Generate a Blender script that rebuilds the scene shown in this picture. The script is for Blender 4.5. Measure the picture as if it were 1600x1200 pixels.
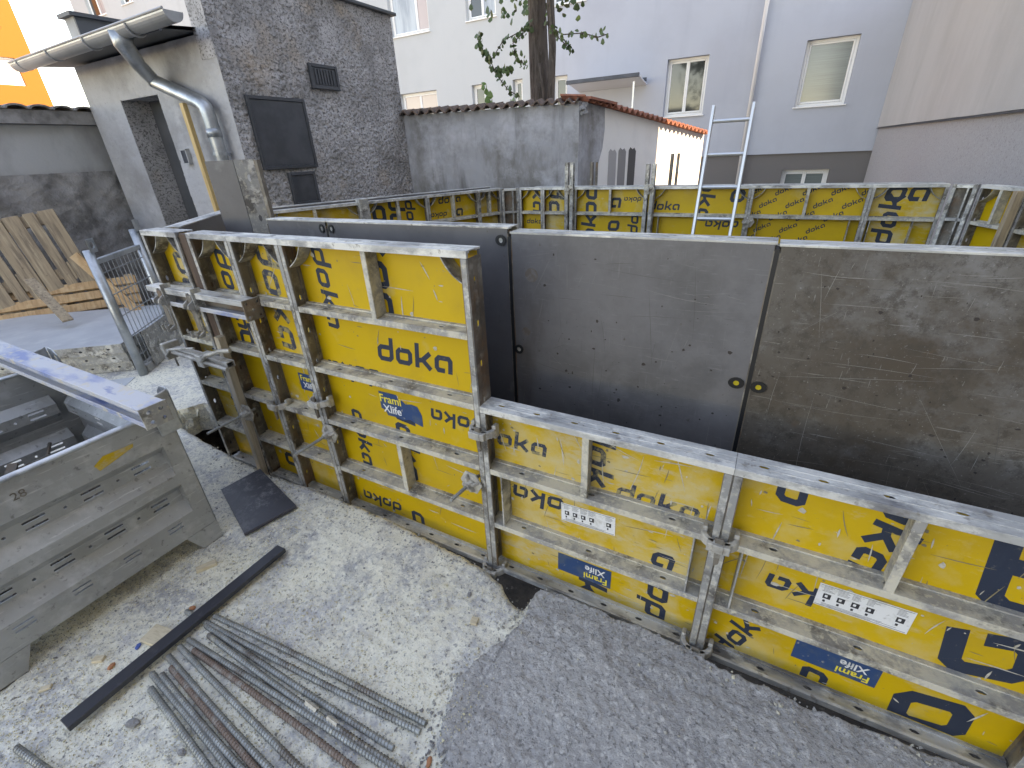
import bpy, bmesh, math, random
from mathutils import Vector, Matrix, noise, Euler
from mathutils.geometry import tessellate_polygon
random.seed(7)
for o in list(bpy.data.objects): bpy.data.objects.remove(o)
SC = bpy.context.scene
COL = SC.collection
R = math.radians

# ------------------------------------------------------------------ camera, sky, sun, exposure
cam = bpy.data.cameras.new('camera'); camo = bpy.data.objects.new('camera', cam); COL.objects.link(camo)
right, up, back = Vector((0.8791, 0.4747, -0.0427)), Vector((-0.1817, 0.4180, 0.8901)), Vector((0.4404, -0.7747, 0.4538))
camo.matrix_world = Matrix(((right.x, up.x, back.x, 0), (right.y, up.y, back.y, 0), (right.z, up.z, back.z, 1.75), (0, 0, 0, 1)))
cam.sensor_width = 36; cam.lens = 15.98; cam.clip_start = 0.02; cam.clip_end = 3000
SC.camera = camo
SUN_EL, SUN_AZ = 40, 80                     # azimuth clockwise from +Y
w = bpy.data.worlds.new('World'); SC.world = w; w.use_nodes = True
nt = w.node_tree; bgn = nt.nodes['Background']
sky = nt.nodes.new('ShaderNodeTexSky'); sky.sky_type = 'NISHITA'; sky.sun_disc = False
sky.sun_elevation = R(SUN_EL); sky.sun_rotation = R(SUN_AZ); sky.dust_density = 0.15; sky.ozone_density = 2.5; sky.altitude = 300
nt.links.new(sky.outputs[0], bgn.inputs[0]); bgn.inputs[1].default_value = 0.15
sl = bpy.data.lights.new('sun', 'SUN'); sl.energy = 2.2; sl.angle = R(0.5); sl.color = (1, 0.93, 0.82)
so = bpy.data.objects.new('sun', sl); COL.objects.link(so)
sd = Vector((math.sin(R(SUN_AZ)) * math.cos(R(SUN_EL)), math.cos(R(SUN_AZ)) * math.cos(R(SUN_EL)), math.sin(R(SUN_EL))))
so.rotation_euler = sd.to_track_quat('Z', 'Y').to_euler()
SC.view_settings.view_transform = 'Standard'; SC.view_settings.look = 'None'
SC.view_settings.exposure = 2.66; SC.view_settings.gamma = 1.0
SC.view_settings.use_white_balance = True; SC.view_settings.white_balance_temperature = 11000; SC.view_settings.white_balance_tint = 20

# ------------------------------------------------------------------ materials
def layer(c, scale=8, lo=.5, hi=.6, detail=6, rough=.6, stretch=(1, 1, 1), amt=1.0, distort=0.0):
    return dict(c=c, scale=scale, lo=lo, hi=hi, detail=detail, rough=rough, stretch=stretch, amt=amt, distort=distort)
def make_mat(name, base, rough=.7, metal=0.0, layers=(), bumps=(), vary=True, spec=.5, rlayers=True):
    m = bpy.data.materials.new(name); m.use_nodes = True; t = m.node_tree; N = t.nodes; Lk = t.links
    p = N['Principled BSDF']
    p.inputs['Roughness'].default_value = rough; p.inputs['Metallic'].default_value = metal
    p.inputs['Specular IOR Level'].default_value = spec
    tc = N.new('ShaderNodeTexCoord'); vec = tc.outputs['Object']
    if vary:
        oi = N.new('ShaderNodeObjectInfo'); mu = N.new('ShaderNodeVectorMath'); mu.operation = 'SCALE'
        cb = N.new('ShaderNodeCombineXYZ')
        for i in range(3): Lk.new(oi.outputs['Random'], cb.inputs[i])
        mu.inputs['Scale'].default_value = 37.0; Lk.new(cb.outputs[0], mu.inputs[0])
        ad = N.new('ShaderNodeVectorMath'); Lk.new(vec, ad.inputs[0]); Lk.new(mu.outputs[0], ad.inputs[1]); vec = ad.outputs[0]
    rgb = N.new('ShaderNodeRGB'); rgb.outputs[0].default_value = (*base, 1); cur = rgb.outputs[0]
    def noise_node(scale, detail, rgh, stretch, distort=0):
        v = vec
        if tuple(stretch) != (1, 1, 1):
            mp = N.new('ShaderNodeMapping'); mp.inputs['Scale'].default_value = stretch; Lk.new(vec, mp.inputs[0]); v = mp.outputs[0]
        n = N.new('ShaderNodeTexNoise'); n.inputs['Scale'].default_value = scale; n.inputs['Detail'].default_value = detail
        n.inputs['Roughness'].default_value = rgh; n.inputs['Distortion'].default_value = distort
        Lk.new(v, n.inputs['Vector']); return n
    for L in layers:
        n = noise_node(L['scale'], L['detail'], L['rough'], L['stretch'], L['distort'])
        mr = N.new('ShaderNodeMapRange'); mr.inputs[1].default_value = L['lo']; mr.inputs[2].default_value = L['hi']
        mr.inputs[4].default_value = L['amt']; Lk.new(n.outputs[0], mr.inputs[0])
        mx = N.new('ShaderNodeMix'); mx.data_type = 'RGBA'; Lk.new(mr.outputs[0], mx.inputs[0]); Lk.new(cur, mx.inputs[6])
        mx.inputs[7].default_value = (*L['c'], 1); cur = mx.outputs[2]
    Lk.new(cur, p.inputs['Base Color'])
    prev = None
    for (sc, strength, dist, det, stretch) in bumps:
        n = noise_node(sc, det, .65, stretch)
        b = N.new('ShaderNodeBump'); b.inputs['Strength'].default_value = strength; b.inputs['Distance'].default_value = dist
        Lk.new(n.outputs[0], b.inputs['Height'])
        if prev: Lk.new(prev, b.inputs['Normal'])
        prev = b.outputs[0]
    if prev: Lk.new(prev, p.inputs['Normal'])
    return m
U = (1, 1, 1)
DUST = (.50, .47, .40)
M = {}
M['galv'] = make_mat('galvanised_frame', (.33, .33, .32), .5, .3, [
    layer((.13, .12, .11), 9, .50, .62, detail=9), layer((.62, .61, .57), 12, .52, .61, detail=9, rough=.7, amt=.9), layer((.52, .49, .41), 45, .54, .64, amt=.75),
    layer((.14, .10, .07), 5, .62, .74, amt=.8)], [(60, .3, .004, 6, U), (250, .2, .002, 3, U)])
M['galv_dusty'] = make_mat('galvanised_bar_dusty', (.34, .33, .31), .7, .15, [
    layer((.17, .155, .135), 7, .5, .62, detail=9), layer((.62, .575, .47), 9, .44, .58, detail=9, rough=.7, amt=.9), layer((.62, .58, .46), 60, .54, .64, amt=.8)],
    [(80, .35, .004, 6, U)])
M['galv_top'] = make_mat('galvanised_top_rail', (.48, .48, .46), .5, .3, [
    layer((.20, .20, .205), 8, .48, .62, detail=9, stretch=(.4, 1, 1)), layer((.74, .73, .68), 9, .48, .58, detail=10, rough=.7, stretch=(.5, 1, 1), amt=.9),
    layer((.20, .17, .14), 30, .6, .7, amt=.7)], [(60, .3, .004, 6, U)])
M['galv_web'] = make_mat('galvanised_web_grimy', (.20, .175, .145), .6, .25, [
    layer((.10, .085, .07), 6, .45, .6, stretch=(1, 1, .35)), layer((.36, .34, .30), 16, .54, .66, amt=.7), layer((.20, .11, .06), 5, .52, .66, amt=.7)],
    [(60, .3, .004, 6, U)])
M['zinc'] = make_mat('clean_zinc', (.42, .45, .47), .38, .7, [layer((.30, .33, .35), 5, .45, .6), layer((.55, .57, .58), 30, .55, .7, amt=.5)], [(40, .08, .002, 4, U)])
M['crate'] = make_mat('crate_zinc', (.42, .43, .42), .5, .3, [
    layer((.33, .335, .33), 3, .42, .66, detail=9), layer((.52, .53, .525), 9, .52, .66, amt=.8), layer((.42, .41, .34), 3, .58, .75, amt=.35), layer((.12, .12, .115), 40, .60, .70, detail=8, amt=.6), layer((.66, .67, .66), 26, .60, .68, detail=9, stretch=(1, .25, 3), amt=.55)],
    [(30, .15, .004, 6, U), (200, .12, .002, 3, U)])
M['crate_rim'] = make_mat('crate_rim_zinc', (.50, .53, .54), .4, .5, [layer((.30, .32, .34), 10, .5, .65)], [(60, .15, .003, 5, U)])
def yellow(name, dirt):
    return make_mat(name, (.62, .385, .010), .45, 0, [
        layer((.48, .29, .02), 4, .45, .7, amt=.6), layer((.58, .47, .24), 6, .62 - dirt * .22, .80 - dirt * .18, detail=8, amt=.45 + .45 * dirt),
        layer((.50, .46, .36), 11, .66 - dirt * .2, .78 - dirt * .12, detail=12, rough=.75, amt=.5 + .4 * dirt, stretch=(.6, 1, 1.6)),
        layer((.25, .18, .08), 55, .70 - dirt * .04, .76, amt=.8), layer((.30, .25, .16), 22, .68, .78, detail=3, amt=.6, distort=1.5)],
        [(120, .08, .002, 4, U)])
M['yellow'] = yellow('yellow_sheet_clean', 0.1)
M['yellow_mid'] = yellow('yellow_sheet_worn', .45)
M['yellow_dirty'] = yellow('yellow_sheet_dirty', .78)
M['ink'] = make_mat('navy_print', (.018, .030, .055), .5, 0, [layer((.10, .10, .10), 60, .62, .70, amt=.7), layer((.42, .31, .06), 18, .70, .76, amt=.7)])
M['ink_worn'] = make_mat('navy_print_worn', (.03, .04, .065), .6, 0, [layer((.38, .31, .14), 26, .50, .62, detail=9, amt=.85), layer((.2, .19, .16), 70, .55, .65, amt=.6)])
M['label_blue'] = make_mat('label_blue', (.018, .065, .17), .4, 0, [layer((.05, .09, .16), 12, .5, .6), layer((.40, .38, .32), 35, .63, .7, amt=.7)])
M['label_yellow'] = make_mat('label_yellow', (.85, .68, .08), .5)
M['label_white'] = make_mat('label_white', (.75, .76, .76), .5, 0, [layer((.45, .44, .40), 20, .52, .68, amt=.7), layer((.3, .29, .27), 60, .6, .7, amt=.6)])
M['label_dark'] = make_mat('label_dark', (.03, .03, .035), .6)
M['grey_ply'] = make_mat('grey_form_face', (.142, .138, .141), .42, 0, [
    layer((.102, .099, .10), 2.2, .42, .62, detail=10, rough=.7), layer((.19, .186, .19), 2.5, .52, .70, detail=10, rough=.7, amt=.6), layer((.085, .07, .06), 4, .60, .74, detail=10, stretch=(1, 1, .35), amt=.6), layer((.075, .06, .05), 26, .67, .72, amt=.85),
    layer((.22, .22, .222), 14, .62, .70, stretch=(1, 1, 14), amt=.4), layer((.22, .22, .222), 14, .64, .70, stretch=(14, 1, .8), amt=.35), layer((.06, .055, .05), 90, .70, .74, amt=.7),
    layer((.13, .09, .06), 5, .66, .76, amt=.5)], [(140, .06, .002, 4, U)])
M['grey_ply2'] = make_mat('grey_form_face_lower', (.12, .118, .124), .45, 0, [
    layer((.085, .084, .09), 3, .42, .66), layer((.07, .055, .045), 28, .66, .72, amt=.85), layer((.24, .24, .24), 6, .60, .72, amt=.6)], [(140, .06, .002, 4, U)])
M['brown_ply'] = make_mat('brown_form_face', (.115, .10, .084), .55, 0, [
    layer((.075, .056, .04), 1.6, .42, .60, detail=8), layer((.19, .185, .18), 2.6, .50, .66, detail=10, rough=.7, amt=.85), layer((.055, .045, .035), 22, .50, .60, detail=14, rough=.82, amt=.75),
    layer((.30, .29, .27), 10, .665, .70, stretch=(.5, 1, 16), amt=.6), layer((.28, .27, .25), 10, .68, .71, stretch=(16, 1, 1.2), amt=.6), layer((.13, .075, .04), 7, .64, .74, amt=.6),
    layer((.30, .295, .28), 120, .64, .70, amt=.5)], [(90, .2, .003, 6, U)])
M['black_rubber'] = make_mat('black_plastic', (.012, .012, .013), .5)
M['hole_yellow'] = make_mat('yellow_plug', (.5, .38, .02), .6)
M['clamp'] = make_mat('clamp_zinc', (.44, .42, .38), .55, .25, [layer((.26, .24, .21), 12, .48, .64), layer((.60, .57, .50), 30, .52, .64, amt=.8)], [(70, .25, .004, 5, U)])
M['slab'] = make_mat('concrete_slab', (.52, .51, .50), .9, 0, [
    layer((.37, .367, .367), 1.6, .42, .6, detail=8), layer((.47, .46, .44), 7, .5, .64, detail=8, amt=.7),
    layer((.83, .78, .63), 2.6, .42, .54, detail=14, rough=.8, amt=.92), layer((.84, .80, .67), 38, .50, .60, detail=8, rough=.7, amt=.75), layer((.16, .16, .165), 60, .54, .64, detail=8, rough=.7, amt=.8), layer((.17, .17, .175), 10, .60, .68, detail=12, rough=.78, amt=.75)],
    [(30, .5, .012, 9, U), (160, .5, .004, 5, U)], vary=False)
M['patch'] = make_mat('asphalt_patch', (.40, .385, .37), .85, 0, [
    layer((.47, .455, .435), 3, .46, .66, detail=9, amt=.9), layer((.28, .27, .268), 1.6, .50, .68, detail=9, amt=.8), layer((.58, .56, .53), 62, .53, .60, detail=3, amt=.75), layer((.19, .13, .09), 1.7, .60, .76, amt=.55),
    layer((.13, .127, .125), 75, .57, .64, detail=3, amt=.65)], [(22, .8, .02, 9, U), (110, .8, .007, 6, U)], vary=False)
M['earth'] = make_mat('earth', (.09, .075, .06), .95, 0, [layer((.05, .042, .035), 6, .45, .6), layer((.2, .18, .15), 25, .6, .7)], [(20, .8, .03, 8, U)], vary=False)
M['yard'] = make_mat('yard_concrete', (.24, .235, .225), .9, 0, [layer((.16, .155, .15), 1.2, .45, .6, detail=8), layer((.33, .31, .27), 9, .52, .66, amt=.7)], [(25, .5, .01, 8, U)], vary=False)
M['render_rough'] = make_mat('roughcast_render', (.42, .412, .415), .95, 0, [
    layer((.29, .283, .28), 2.2, .42, .62, detail=8), layer((.54, .53, .54), 5, .50, .68, detail=8, amt=.7), layer((.47, .37, .28), 1.9, .55, .72, detail=8, amt=.7), layer((.17, .16, .155), 1.1, .58, .74, detail=8, stretch=(1, 1, .4), amt=.7),
    layer((.12, .115, .113), 30, .53, .61, detail=5, stretch=(1, 1, 1.5), amt=.85), layer((.09, .088, .087), 55, .56, .63, detail=3, amt=.7)], [(120, .5, .006, 5, U)], vary=False)  # dark specks put the shade of the pits into the colour
M['render_smooth'] = make_mat('shed_front_render', (.40, .40, .41), .95, 0, [
    layer((.30, .295, .295), 1.5, .45, .62, detail=8), layer((.48, .48, .49), 4, .52, .68, amt=.6), layer((.13, .125, .12), 55, .62, .70, amt=.6)], [(50, .6, .010, 8, U)], vary=False)
M['garden_grey'] = make_mat('grey_garden_plaster', (.35, .36, .385), .95, 0, [
    layer((.20, .196, .19), 1.1, .46, .60, detail=10, rough=.7, stretch=(1, 1, .45)), layer((.52, .535, .58), 1.3, .50, .66, detail=10, rough=.7, amt=.85), layer((.12, .115, .105), 2.2, .56, .70, detail=10, stretch=(1.6, 1.6, .22), amt=.75)], [(60, .4, .006, 7, U)], vary=False)
M['garden_white'] = make_mat('white_paint_wall', (.82, .81, .79), .9, 0, [layer((.70, .69, .68), 3, .5, .7, amt=.5)], [(60, .2, .004, 6, U)], vary=False)
M['sample1'] = make_mat('sample_pale', (.40, .39, .39), .9); M['sample2'] = make_mat('sample_mid', (.27, .26, .26), .9); M['sample3'] = make_mat('sample_dark', (.10, .095, .095), .9)
M['wall_white'] = make_mat('white_facade', (.44, .465, .475), .9, 0, [layer((.41, .435, .445), .6, .45, .65), layer((.38, .40, .405), 1.2, .56, .72, detail=8, stretch=(2, 2, .12), amt=.35)], [(70, .12, .004, 4, U)], vary=False)
M['wall_blue'] = make_mat('lavender_facade', (.40, .432, .485), .9, 0, [layer((.365, .39, .44), .5, .45, .65), layer((.32, .345, .40), 1.2, .56, .72, detail=8, stretch=(2, 2, .12), amt=.35)], [(70, .15, .004, 4, U)], vary=False)
M['plinth'] = make_mat('dark_plinth', (.15, .14, .135), .95, 0, [layer((.22, .21, .2), 90, .55, .66, amt=.7)], [(80, .4, .006, 4, U)], vary=False)
M['right_up'] = make_mat('right_wall_upper', (.45, .44, .425), .95, 0, [layer((.38, .37, .355), .9, .42, .68, detail=10, stretch=(1, 1, .5), amt=.8), layer((.50, .49, .475), 2.2, .52, .74, detail=10, stretch=(1, 1.2, .5), amt=.5), layer((.50, .48, .46), 60, .55, .68, amt=.5)], [(60, .3, .006, 5, U)], vary=False)
M['right_low'] = make_mat('right_wall_lower', (.36, .355, .36), .95, 0, [layer((.42, .42, .43), 38, .54, .64, amt=.75), layer((.13, .125, .125), 50, .56, .66, amt=.6)], [(45, .5, .008, 5, U)], vary=False)
M['orange'] = make_mat('orange_facade', (.26, .095, .014), .9)
M['pvc'] = make_mat('white_window_plastic', (.78, .78, .76), .4)
M['pane_dark'] = make_mat('pane_dark', (.03, .035, .037), .06, 0, spec=.8)
M['pane_blind'] = make_mat('pane_blind', (.16, .19, .185), .12, 0, [layer((.13, .155, .15), 8, .45, .55, stretch=(.1, .1, 12))], spec=.8)
M['pane_light'] = make_mat('pane_curtain', (.36, .40, .43), .12, 0, [layer((.22, .25, .28), 1.2, .45, .6, stretch=(2, 2, .3))], spec=.8)
M['pane_rose'] = make_mat('pane_blind_rose', (.42, .33, .31), .15, spec=.8)
M['gutter'] = make_mat('gutter_grey', (.33, .34, .35), .4, .4, [layer((.26, .27, .28), 3, .45, .65)])
M['dark_metal'] = make_mat('anthracite_metal', (.045, .05, .058), .5, .2, [layer((.065, .07, .08), 3, .45, .6)], [(60, .05, .002, 4, U)])
M['door'] = make_mat('shed_door', (.055, .06, .066), .6, 0, [layer((.08, .08, .085), 3, .45, .65)])
M['roof_felt'] = make_mat('roof_sheet', (.09, .10, .11), .6, .3)
M['lumber'] = make_mat('fresh_lumber', (.62, .42, .19), .7, 0, [layer((.50, .32, .13), 5, .45, .6, stretch=(6, 6, .5))], [(40, .1, .002, 4, (6, 6, .4))])
M['old_wood'] = make_mat('weathered_wood', (.36, .27, .18), .85, 0, [layer((.22, .165, .115), 5, .45, .62, stretch=(7, 7, .6), detail=8), layer((.47, .37, .25), 7, .52, .66, stretch=(5, 5, .5), amt=.8), layer((.08, .06, .045), 30, .66, .72, amt=.7)], [(40, .3, .003, 6, (6, 6, .4))])
M['pallet_orange'] = make_mat('newer_pallet_wood', (.50, .31, .16), .85, 0, [layer((.38, .22, .11), 6, .45, .62, stretch=(6, 6, .6)), layer((.60, .42, .25), 9, .52, .66, amt=.7)], [(40, .3, .003, 6, U)])
M['brown_timber'] = make_mat('wet_brown_timber', (.12, .075, .05), .8, 0, [layer((.075, .045, .032), 5, .45, .6, stretch=(6, 6, .4), detail=8), layer((.22, .15, .10), 14, .58, .68, amt=.6)], [(40, .2, .003, 6, U)])
M['pale_top'] = make_mat('pale_panel_top', (.52, .55, .57), .45, .1, [layer((.44, .47, .50), 2.5, .45, .65), layer((.60, .62, .62), 7, .55, .7, amt=.6)])
M['blue_paint'] = make_mat('worn_blue_paint', (.20, .26, .44), .5, .1, [layer((.50, .51, .53), 7, .36, .50, detail=10, stretch=(.35, 1, 1)), layer((.56, .51, .42), 12, .55, .62, detail=9, amt=.9), layer((.10, .16, .36), 16, .60, .68, detail=8, stretch=(.3, 1, 1), amt=.8)], [(60, .2, .003, 5, U)])
M['rebar'] = make_mat('rebar_steel', (.27, .28, .27), .5, .4, [layer((.40, .415, .40), 18, .46, .62, amt=.75), layer((.15, .12, .10), 5, .54, .66, detail=8, amt=.75), layer((.55, .52, .42), 25, .60, .68, amt=.6)])
M['rebar_rust'] = make_mat('rebar_rusty', (.22, .16, .13), .7, .2, [layer((.32, .29, .26), 20, .5, .62, amt=.8)])
M['black_ply'] = make_mat('black_film_ply', (.035, .037, .046), .42, 0, [layer((.09, .09, .10), 30, .60, .72, detail=9, amt=.7), layer((.04, .042, .05), 4, .45, .6)], [(90, .05, .002, 4, U)])
M['black_plate'] = make_mat('black_plate_chalky', (.045, .046, .058), .45, 0, [layer((.40, .40, .40), 16, .50, .64, detail=14, rough=.85, amt=.5), layer((.045, .045, .055), 4, .45, .6)], [(90, .05, .002, 4, U)])
M['tile_brown'] = make_mat('old_roof_tile', (.17, .115, .09), .9, 0, [layer((.10, .08, .07), 10, .45, .62), layer((.25, .17, .13), 25, .55, .68, amt=.6)], [(50, .3, .004, 6, U)])
M['tile_red'] = make_mat('red_roof_tile', (.36, .13, .08), .85, 0, [layer((.22, .09, .065), 10, .45, .62)], [(50, .3, .004, 6, U)])
M['bark'] = make_mat('bark', (.125, .10, .085), .95, 0, [layer((.065, .05, .042), 7, .45, .6, stretch=(5, 5, .5), detail=8), layer((.20, .17, .145), 12, .56, .68, stretch=(3, 3, .6), amt=.7)], [(14, .9, .04, 8, (5, 5, .5))])
M['leaf'] = make_mat('ivy_leaf', (.045, .085, .028), .5, 0, [layer((.075, .12, .035), 3, .45, .6)])
M['leaf_young'] = make_mat('young_leaf', (.10, .19, .045), .5)
M['stone'] = make_mat('old_stone', (.30, .292, .285), .95, 0, [layer((.17, .163, .155), 4, .45, .62, detail=8), layer((.36, .345, .33), 9, .55, .68, amt=.7)], [(22, .8, .02, 8, U)], vary=False)
M['old_plaster'] = make_mat('old_pale_plaster', (.42, .43, .43), .95, 0, [layer((.26, .26, .255), 1.4, .45, .65, detail=8, stretch=(1, 1, .5))], [(30, .3, .008, 7, U)], vary=False)
M['alu'] = make_mat('aluminium', (.55, .57, .58), .35, .7)
M['brick_bit'] = make_mat('brick_bit', (.48, .20, .10), .9); M['blue_cap'] = make_mat('blue_plastic', (.05, .12, .38), .4)
M['grit'] = make_mat('grit', (.36, .345, .31), .95, 0, [layer((.22, .215, .21), 3, .45, .6), layer((.60, .55, .42), 5, .55, .65)])
M['sawdust'] = make_mat('sawdust', (.62, .55, .36), .95)
M['hill'] = make_mat('hill', (.06, .09, .10), .95)
M['pale_batten'] = make_mat('pale_batten', (.47, .40, .31), .8, 0, [layer((.33, .28, .21), 6, .45, .62, stretch=(6, 6, .5))])
M['gutter_pale'] = make_mat('pale_pipe', (.72, .72, .72), .4, .1)
M['offcut'] = make_mat('pale_offcut', (.66, .56, .40), .8, 0, [layer((.55, .45, .31), 20, .45, .6, stretch=(1, 6, 1))])
M['canopy'] = make_mat('canopy_panel', (.55, .56, .58), .3)

# ------------------------------------------------------------------ mesh helpers
class MB:
    def __init__(s): s.v = []; s.f = []; s.m = []
    def face(s, pts, m=0):
        i = len(s.v); s.v += [tuple(p) for p in pts]; s.f.append(tuple(range(i, i + len(pts)))); s.m.append(m); return s
    def box(s, a, b, m=0, mat=None):
        x0, y0, z0 = a; x1, y1, z1 = b
        if x0 > x1: x0, x1 = x1, x0
        if y0 > y1: y0, y1 = y1, y0
        if z0 > z1: z0, z1 = z1, z0
        P = [Vector(p) for p in ((x0, y0, z0), (x1, y0, z0), (x1, y1, z0), (x0, y1, z0), (x0, y0, z1), (x1, y0, z1), (x1, y1, z1), (x0, y1, z1))]
        if mat: P = [mat @ p for p in P]
        i = len(s.v); s.v += [tuple(p) for p in P]
        for q in ((0, 3, 2, 1), (4, 5, 6, 7), (0, 1, 5, 4), (1, 2, 6, 5), (2, 3, 7, 6), (3, 0, 4, 7)):
            s.f.append(tuple(i + k for k in q)); s.m.append(m)
        return s
    def prism(s, poly, fn0, fn1, m=0, cap=True):
        n = len(poly); i = len(s.v)
        s.v += [tuple(fn0(p)) for p in poly] + [tuple(fn1(p)) for p in poly]
        for k in range(n): s.f.append((i + k, i + (k + 1) % n, i + n + (k + 1) % n, i + n + k)); s.m.append(m)
        if cap:
            for tri in tessellate_polygon([[Vector((p[0], p[1], 0)) for p in poly]]):
                s.f.append(tuple(i + k for k in tri)); s.m.append(m)
                s.f.append(tuple(i + n + k for k in reversed(tri))); s.m.append(m)
        return s
    def plate(s, outer, holes, O, A, B, Nn, t, m=0):
        """flat plate with real holes; outline in (a,b), thickness t along Nn"""
        O, A, B, Nn = Vector(O), Vector(A), Vector(B), Vector(Nn)
        loops = [outer] + list(holes); flat = [p for l in loops for p in l]; i = len(s.v); n = len(flat)
        s.v += [tuple(O + A * p[0] + B * p[1]) for p in flat] + [tuple(O + A * p[0] + B * p[1] + Nn * t) for p in flat]
        for tri in tessellate_polygon([[Vector((p[0], p[1], 0)) for p in l] for l in loops]):
            s.f.append(tuple(i + k for k in tri)); s.m.append(m); s.f.append(tuple(i + n + k for k in reversed(tri))); s.m.append(m)
        k0 = 0
        for l in loops:
            for k in range(len(l)):
                a, b = k0 + k, k0 + (k + 1) % len(l); s.f.append((i + a, i + b, i + n + b, i + n + a)); s.m.append(m)
            k0 += len(l)
        return s
    def tube(s, path, r, seg=10, m=0, cap=True):
        path = [Vector(p) for p in path]; rings = []; ref = None
        rr = r if isinstance(r, (list, tuple)) else [r] * len(path)
        for k, p in enumerate(path):
            d = ((path[k + 1] - p) if k == 0 else (p - path[k - 1]) if k == len(path) - 1 else ((path[k + 1] - p).normalized() + (p - path[k - 1]).normalized())).normalized()
            if ref is None:
                ref = d.orthogonal().normalized()
            ref = (ref - d * ref.dot(d)).normalized(); q = d.cross(ref)
            i = len(s.v); rings.append(i)
            for j in range(seg):
                a = 2 * math.pi * j / seg; s.v.append(tuple(p + (ref * math.cos(a) + q * math.sin(a)) * rr[k]))
        for k in range(len(rings) - 1):
            for j in range(seg):
                a, b = rings[k], rings[k + 1]; s.f.append((a + j, a + (j + 1) % seg, b + (j + 1) % seg, b + j)); s.m.append(m)
        if cap:
            s.f.append(tuple(rings[0] + j for j in reversed(range(seg)))); s.m.append(m); s.f.append(tuple(rings[-1] + j for j in range(seg))); s.m.append(m)
        return s
    def mesh(s, name, mats, smooth=False):
        me = bpy.data.meshes.new(name); me.from_pydata(s.v, [], s.f)
        for mm in (mats if isinstance(mats, (list, tuple)) else [mats]): me.materials.append(M[mm] if isinstance(mm, str) else mm)
        me.polygons.foreach_set('material_index', s.m); me.polygons.foreach_set('use_smooth', [smooth] * len(s.f))
        bm = bmesh.new(); bm.from_mesh(me); bmesh.ops.recalc_face_normals(bm, faces=bm.faces); bm.to_mesh(me); bm.free()
        me.update(); return me
    def build(s, name, mats, parent=None, bevel=0, smooth=False, loc=None, rot=None):
        return link(name, s.mesh(name, mats, smooth), parent, bevel, loc, rot)
def link(name, me, parent=None, bevel=0, loc=None, rot=None):
    o = bpy.data.objects.new(name, me); COL.objects.link(o)
    if parent: o.parent = parent
    if loc: o.location = loc
    if rot: o.rotation_euler = rot
    if bevel:
        b = o.modifiers.new('bevel', 'BEVEL'); b.width = bevel; b.segments = 1; b.limit_method = 'ANGLE'; b.angle_limit = R(50)
    return o
def tag(o, label, cat, group=None):
    o['label'] = label; o['category'] = cat
    if group: o['group'] = group
    return o
def thing(name, label, cat, loc=(0, 0, 0), rot=(0, 0, 0), group=None):
    o = bpy.data.objects.new(name, None); COL.objects.link(o); o.empty_display_size = .1
    o.location = loc; o.rotation_euler = rot; return tag(o, label, cat, group)
def struct(o): o['kind'] = 'structure'; return o
def slot(a, b, la, lb):   # elongated hexagonal hole
    return [(a - la, b), (a - la * .45, b - lb), (a + la * .45, b - lb), (a + la, b), (a + la * .45, b + lb), (a - la * .45, b + lb)]
def circ(a, b, r, n=12): return [(a + r * math.cos(2 * math.pi * k / n), b + r * math.sin(2 * math.pi * k / n)) for k in range(n)]
def fbm(x, y, z, s, oct=3):
    v = 0; a = 1
    for k in range(oct): v += a * noise.noise(Vector((x * s, y * s, z * s))); s *= 2.1; a *= .5
    return v

# ================================================================== LARGE STRUCTURE
# ---- ground: one far sheet with the pit cut out, the broken slab in front, the asphalt patch on it
PIT = [(1.95, 1.0), (-4.0, 1.0), (-4.0, 1.7), (-3.5, 1.9), (-4.45, 2.75), (-3.3, 5.75), (1.95, 5.75)]
mb = MB(); mb.plate([(-900, -900), (900, -900), (900, 900), (-900, 900)], [PIT], (0, 0, -.045), (1, 0, 0), (0, 1, 0), (0, 0, -1), .02)
struct(mb.build('ground', 'yard'))
mb = MB(); n = len(PIT)
for k in range(n):
    a, b = PIT[k], PIT[(k + 1) % n]; mb.face([(a[0], a[1], -.05), (b[0], b[1], -.05), (b[0], b[1], -.75), (a[0], a[1], -.75)])
mb.face([(p[0], p[1], -.75) for p in PIT]); struct(mb.build('pit', 'earth'))

EDGE = [(-5.2, 1.36), (-4.2, 1.35), (-3.68, 1.345), (-3.25, 1.315), (-2.88, 1.285), (-2.5, 1.27), (-2.23, 1.272), (-1.82, 1.27), (-1.4, 1.265), (-1.05, 1.258), (-.88, 1.24), (-.80, 1.215), (-.765, 1.185), (-.71, 1.15), (-.66, 1.135), (-.637, 1.145), (-.63, 1.20), (-.615, 1.245), (-.52, 1.268), (-.28, 1.262), (-.03, 1.262), (.1, 1.24), (.29, 1.233), (.48, 1.236), (.66, 1.25), (.82, 1.262), (1.0, 1.27), (2.0, 1.27)]
PATCH = [(-.615, 1.25), (-.632, 1.14), (-.626, 1.03), (-.641, .976), (-.714, .852), (-.742, .77), (-.722, .691), (-.703, .608), (-.63, .50), (-.58, .3), (-.6, -.5), (2.0, -.5), (2.0, 1.3), (-.6, 1.3)]
def lerp_edge(x):
    for (x0, y0), (x1, y1) in zip(EDGE, EDGE[1:]):
        if x0 <= x <= x1: return y0 + (y1 - y0) * (x - x0) / (x1 - x0)
    return EDGE[0][1] if x < EDGE[0][0] else EDGE[-1][1]
def inside(p, poly):
    c = False; n = len(poly)
    for i in range(n):
        (x0, y0), (x1, y1) = poly[i], poly[i - 1]
        if (y0 > p[1]) != (y1 > p[1]) and p[0] < (x1 - x0) * (p[1] - y0) / (y1 - y0) + x0: c = not c
    return c
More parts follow.
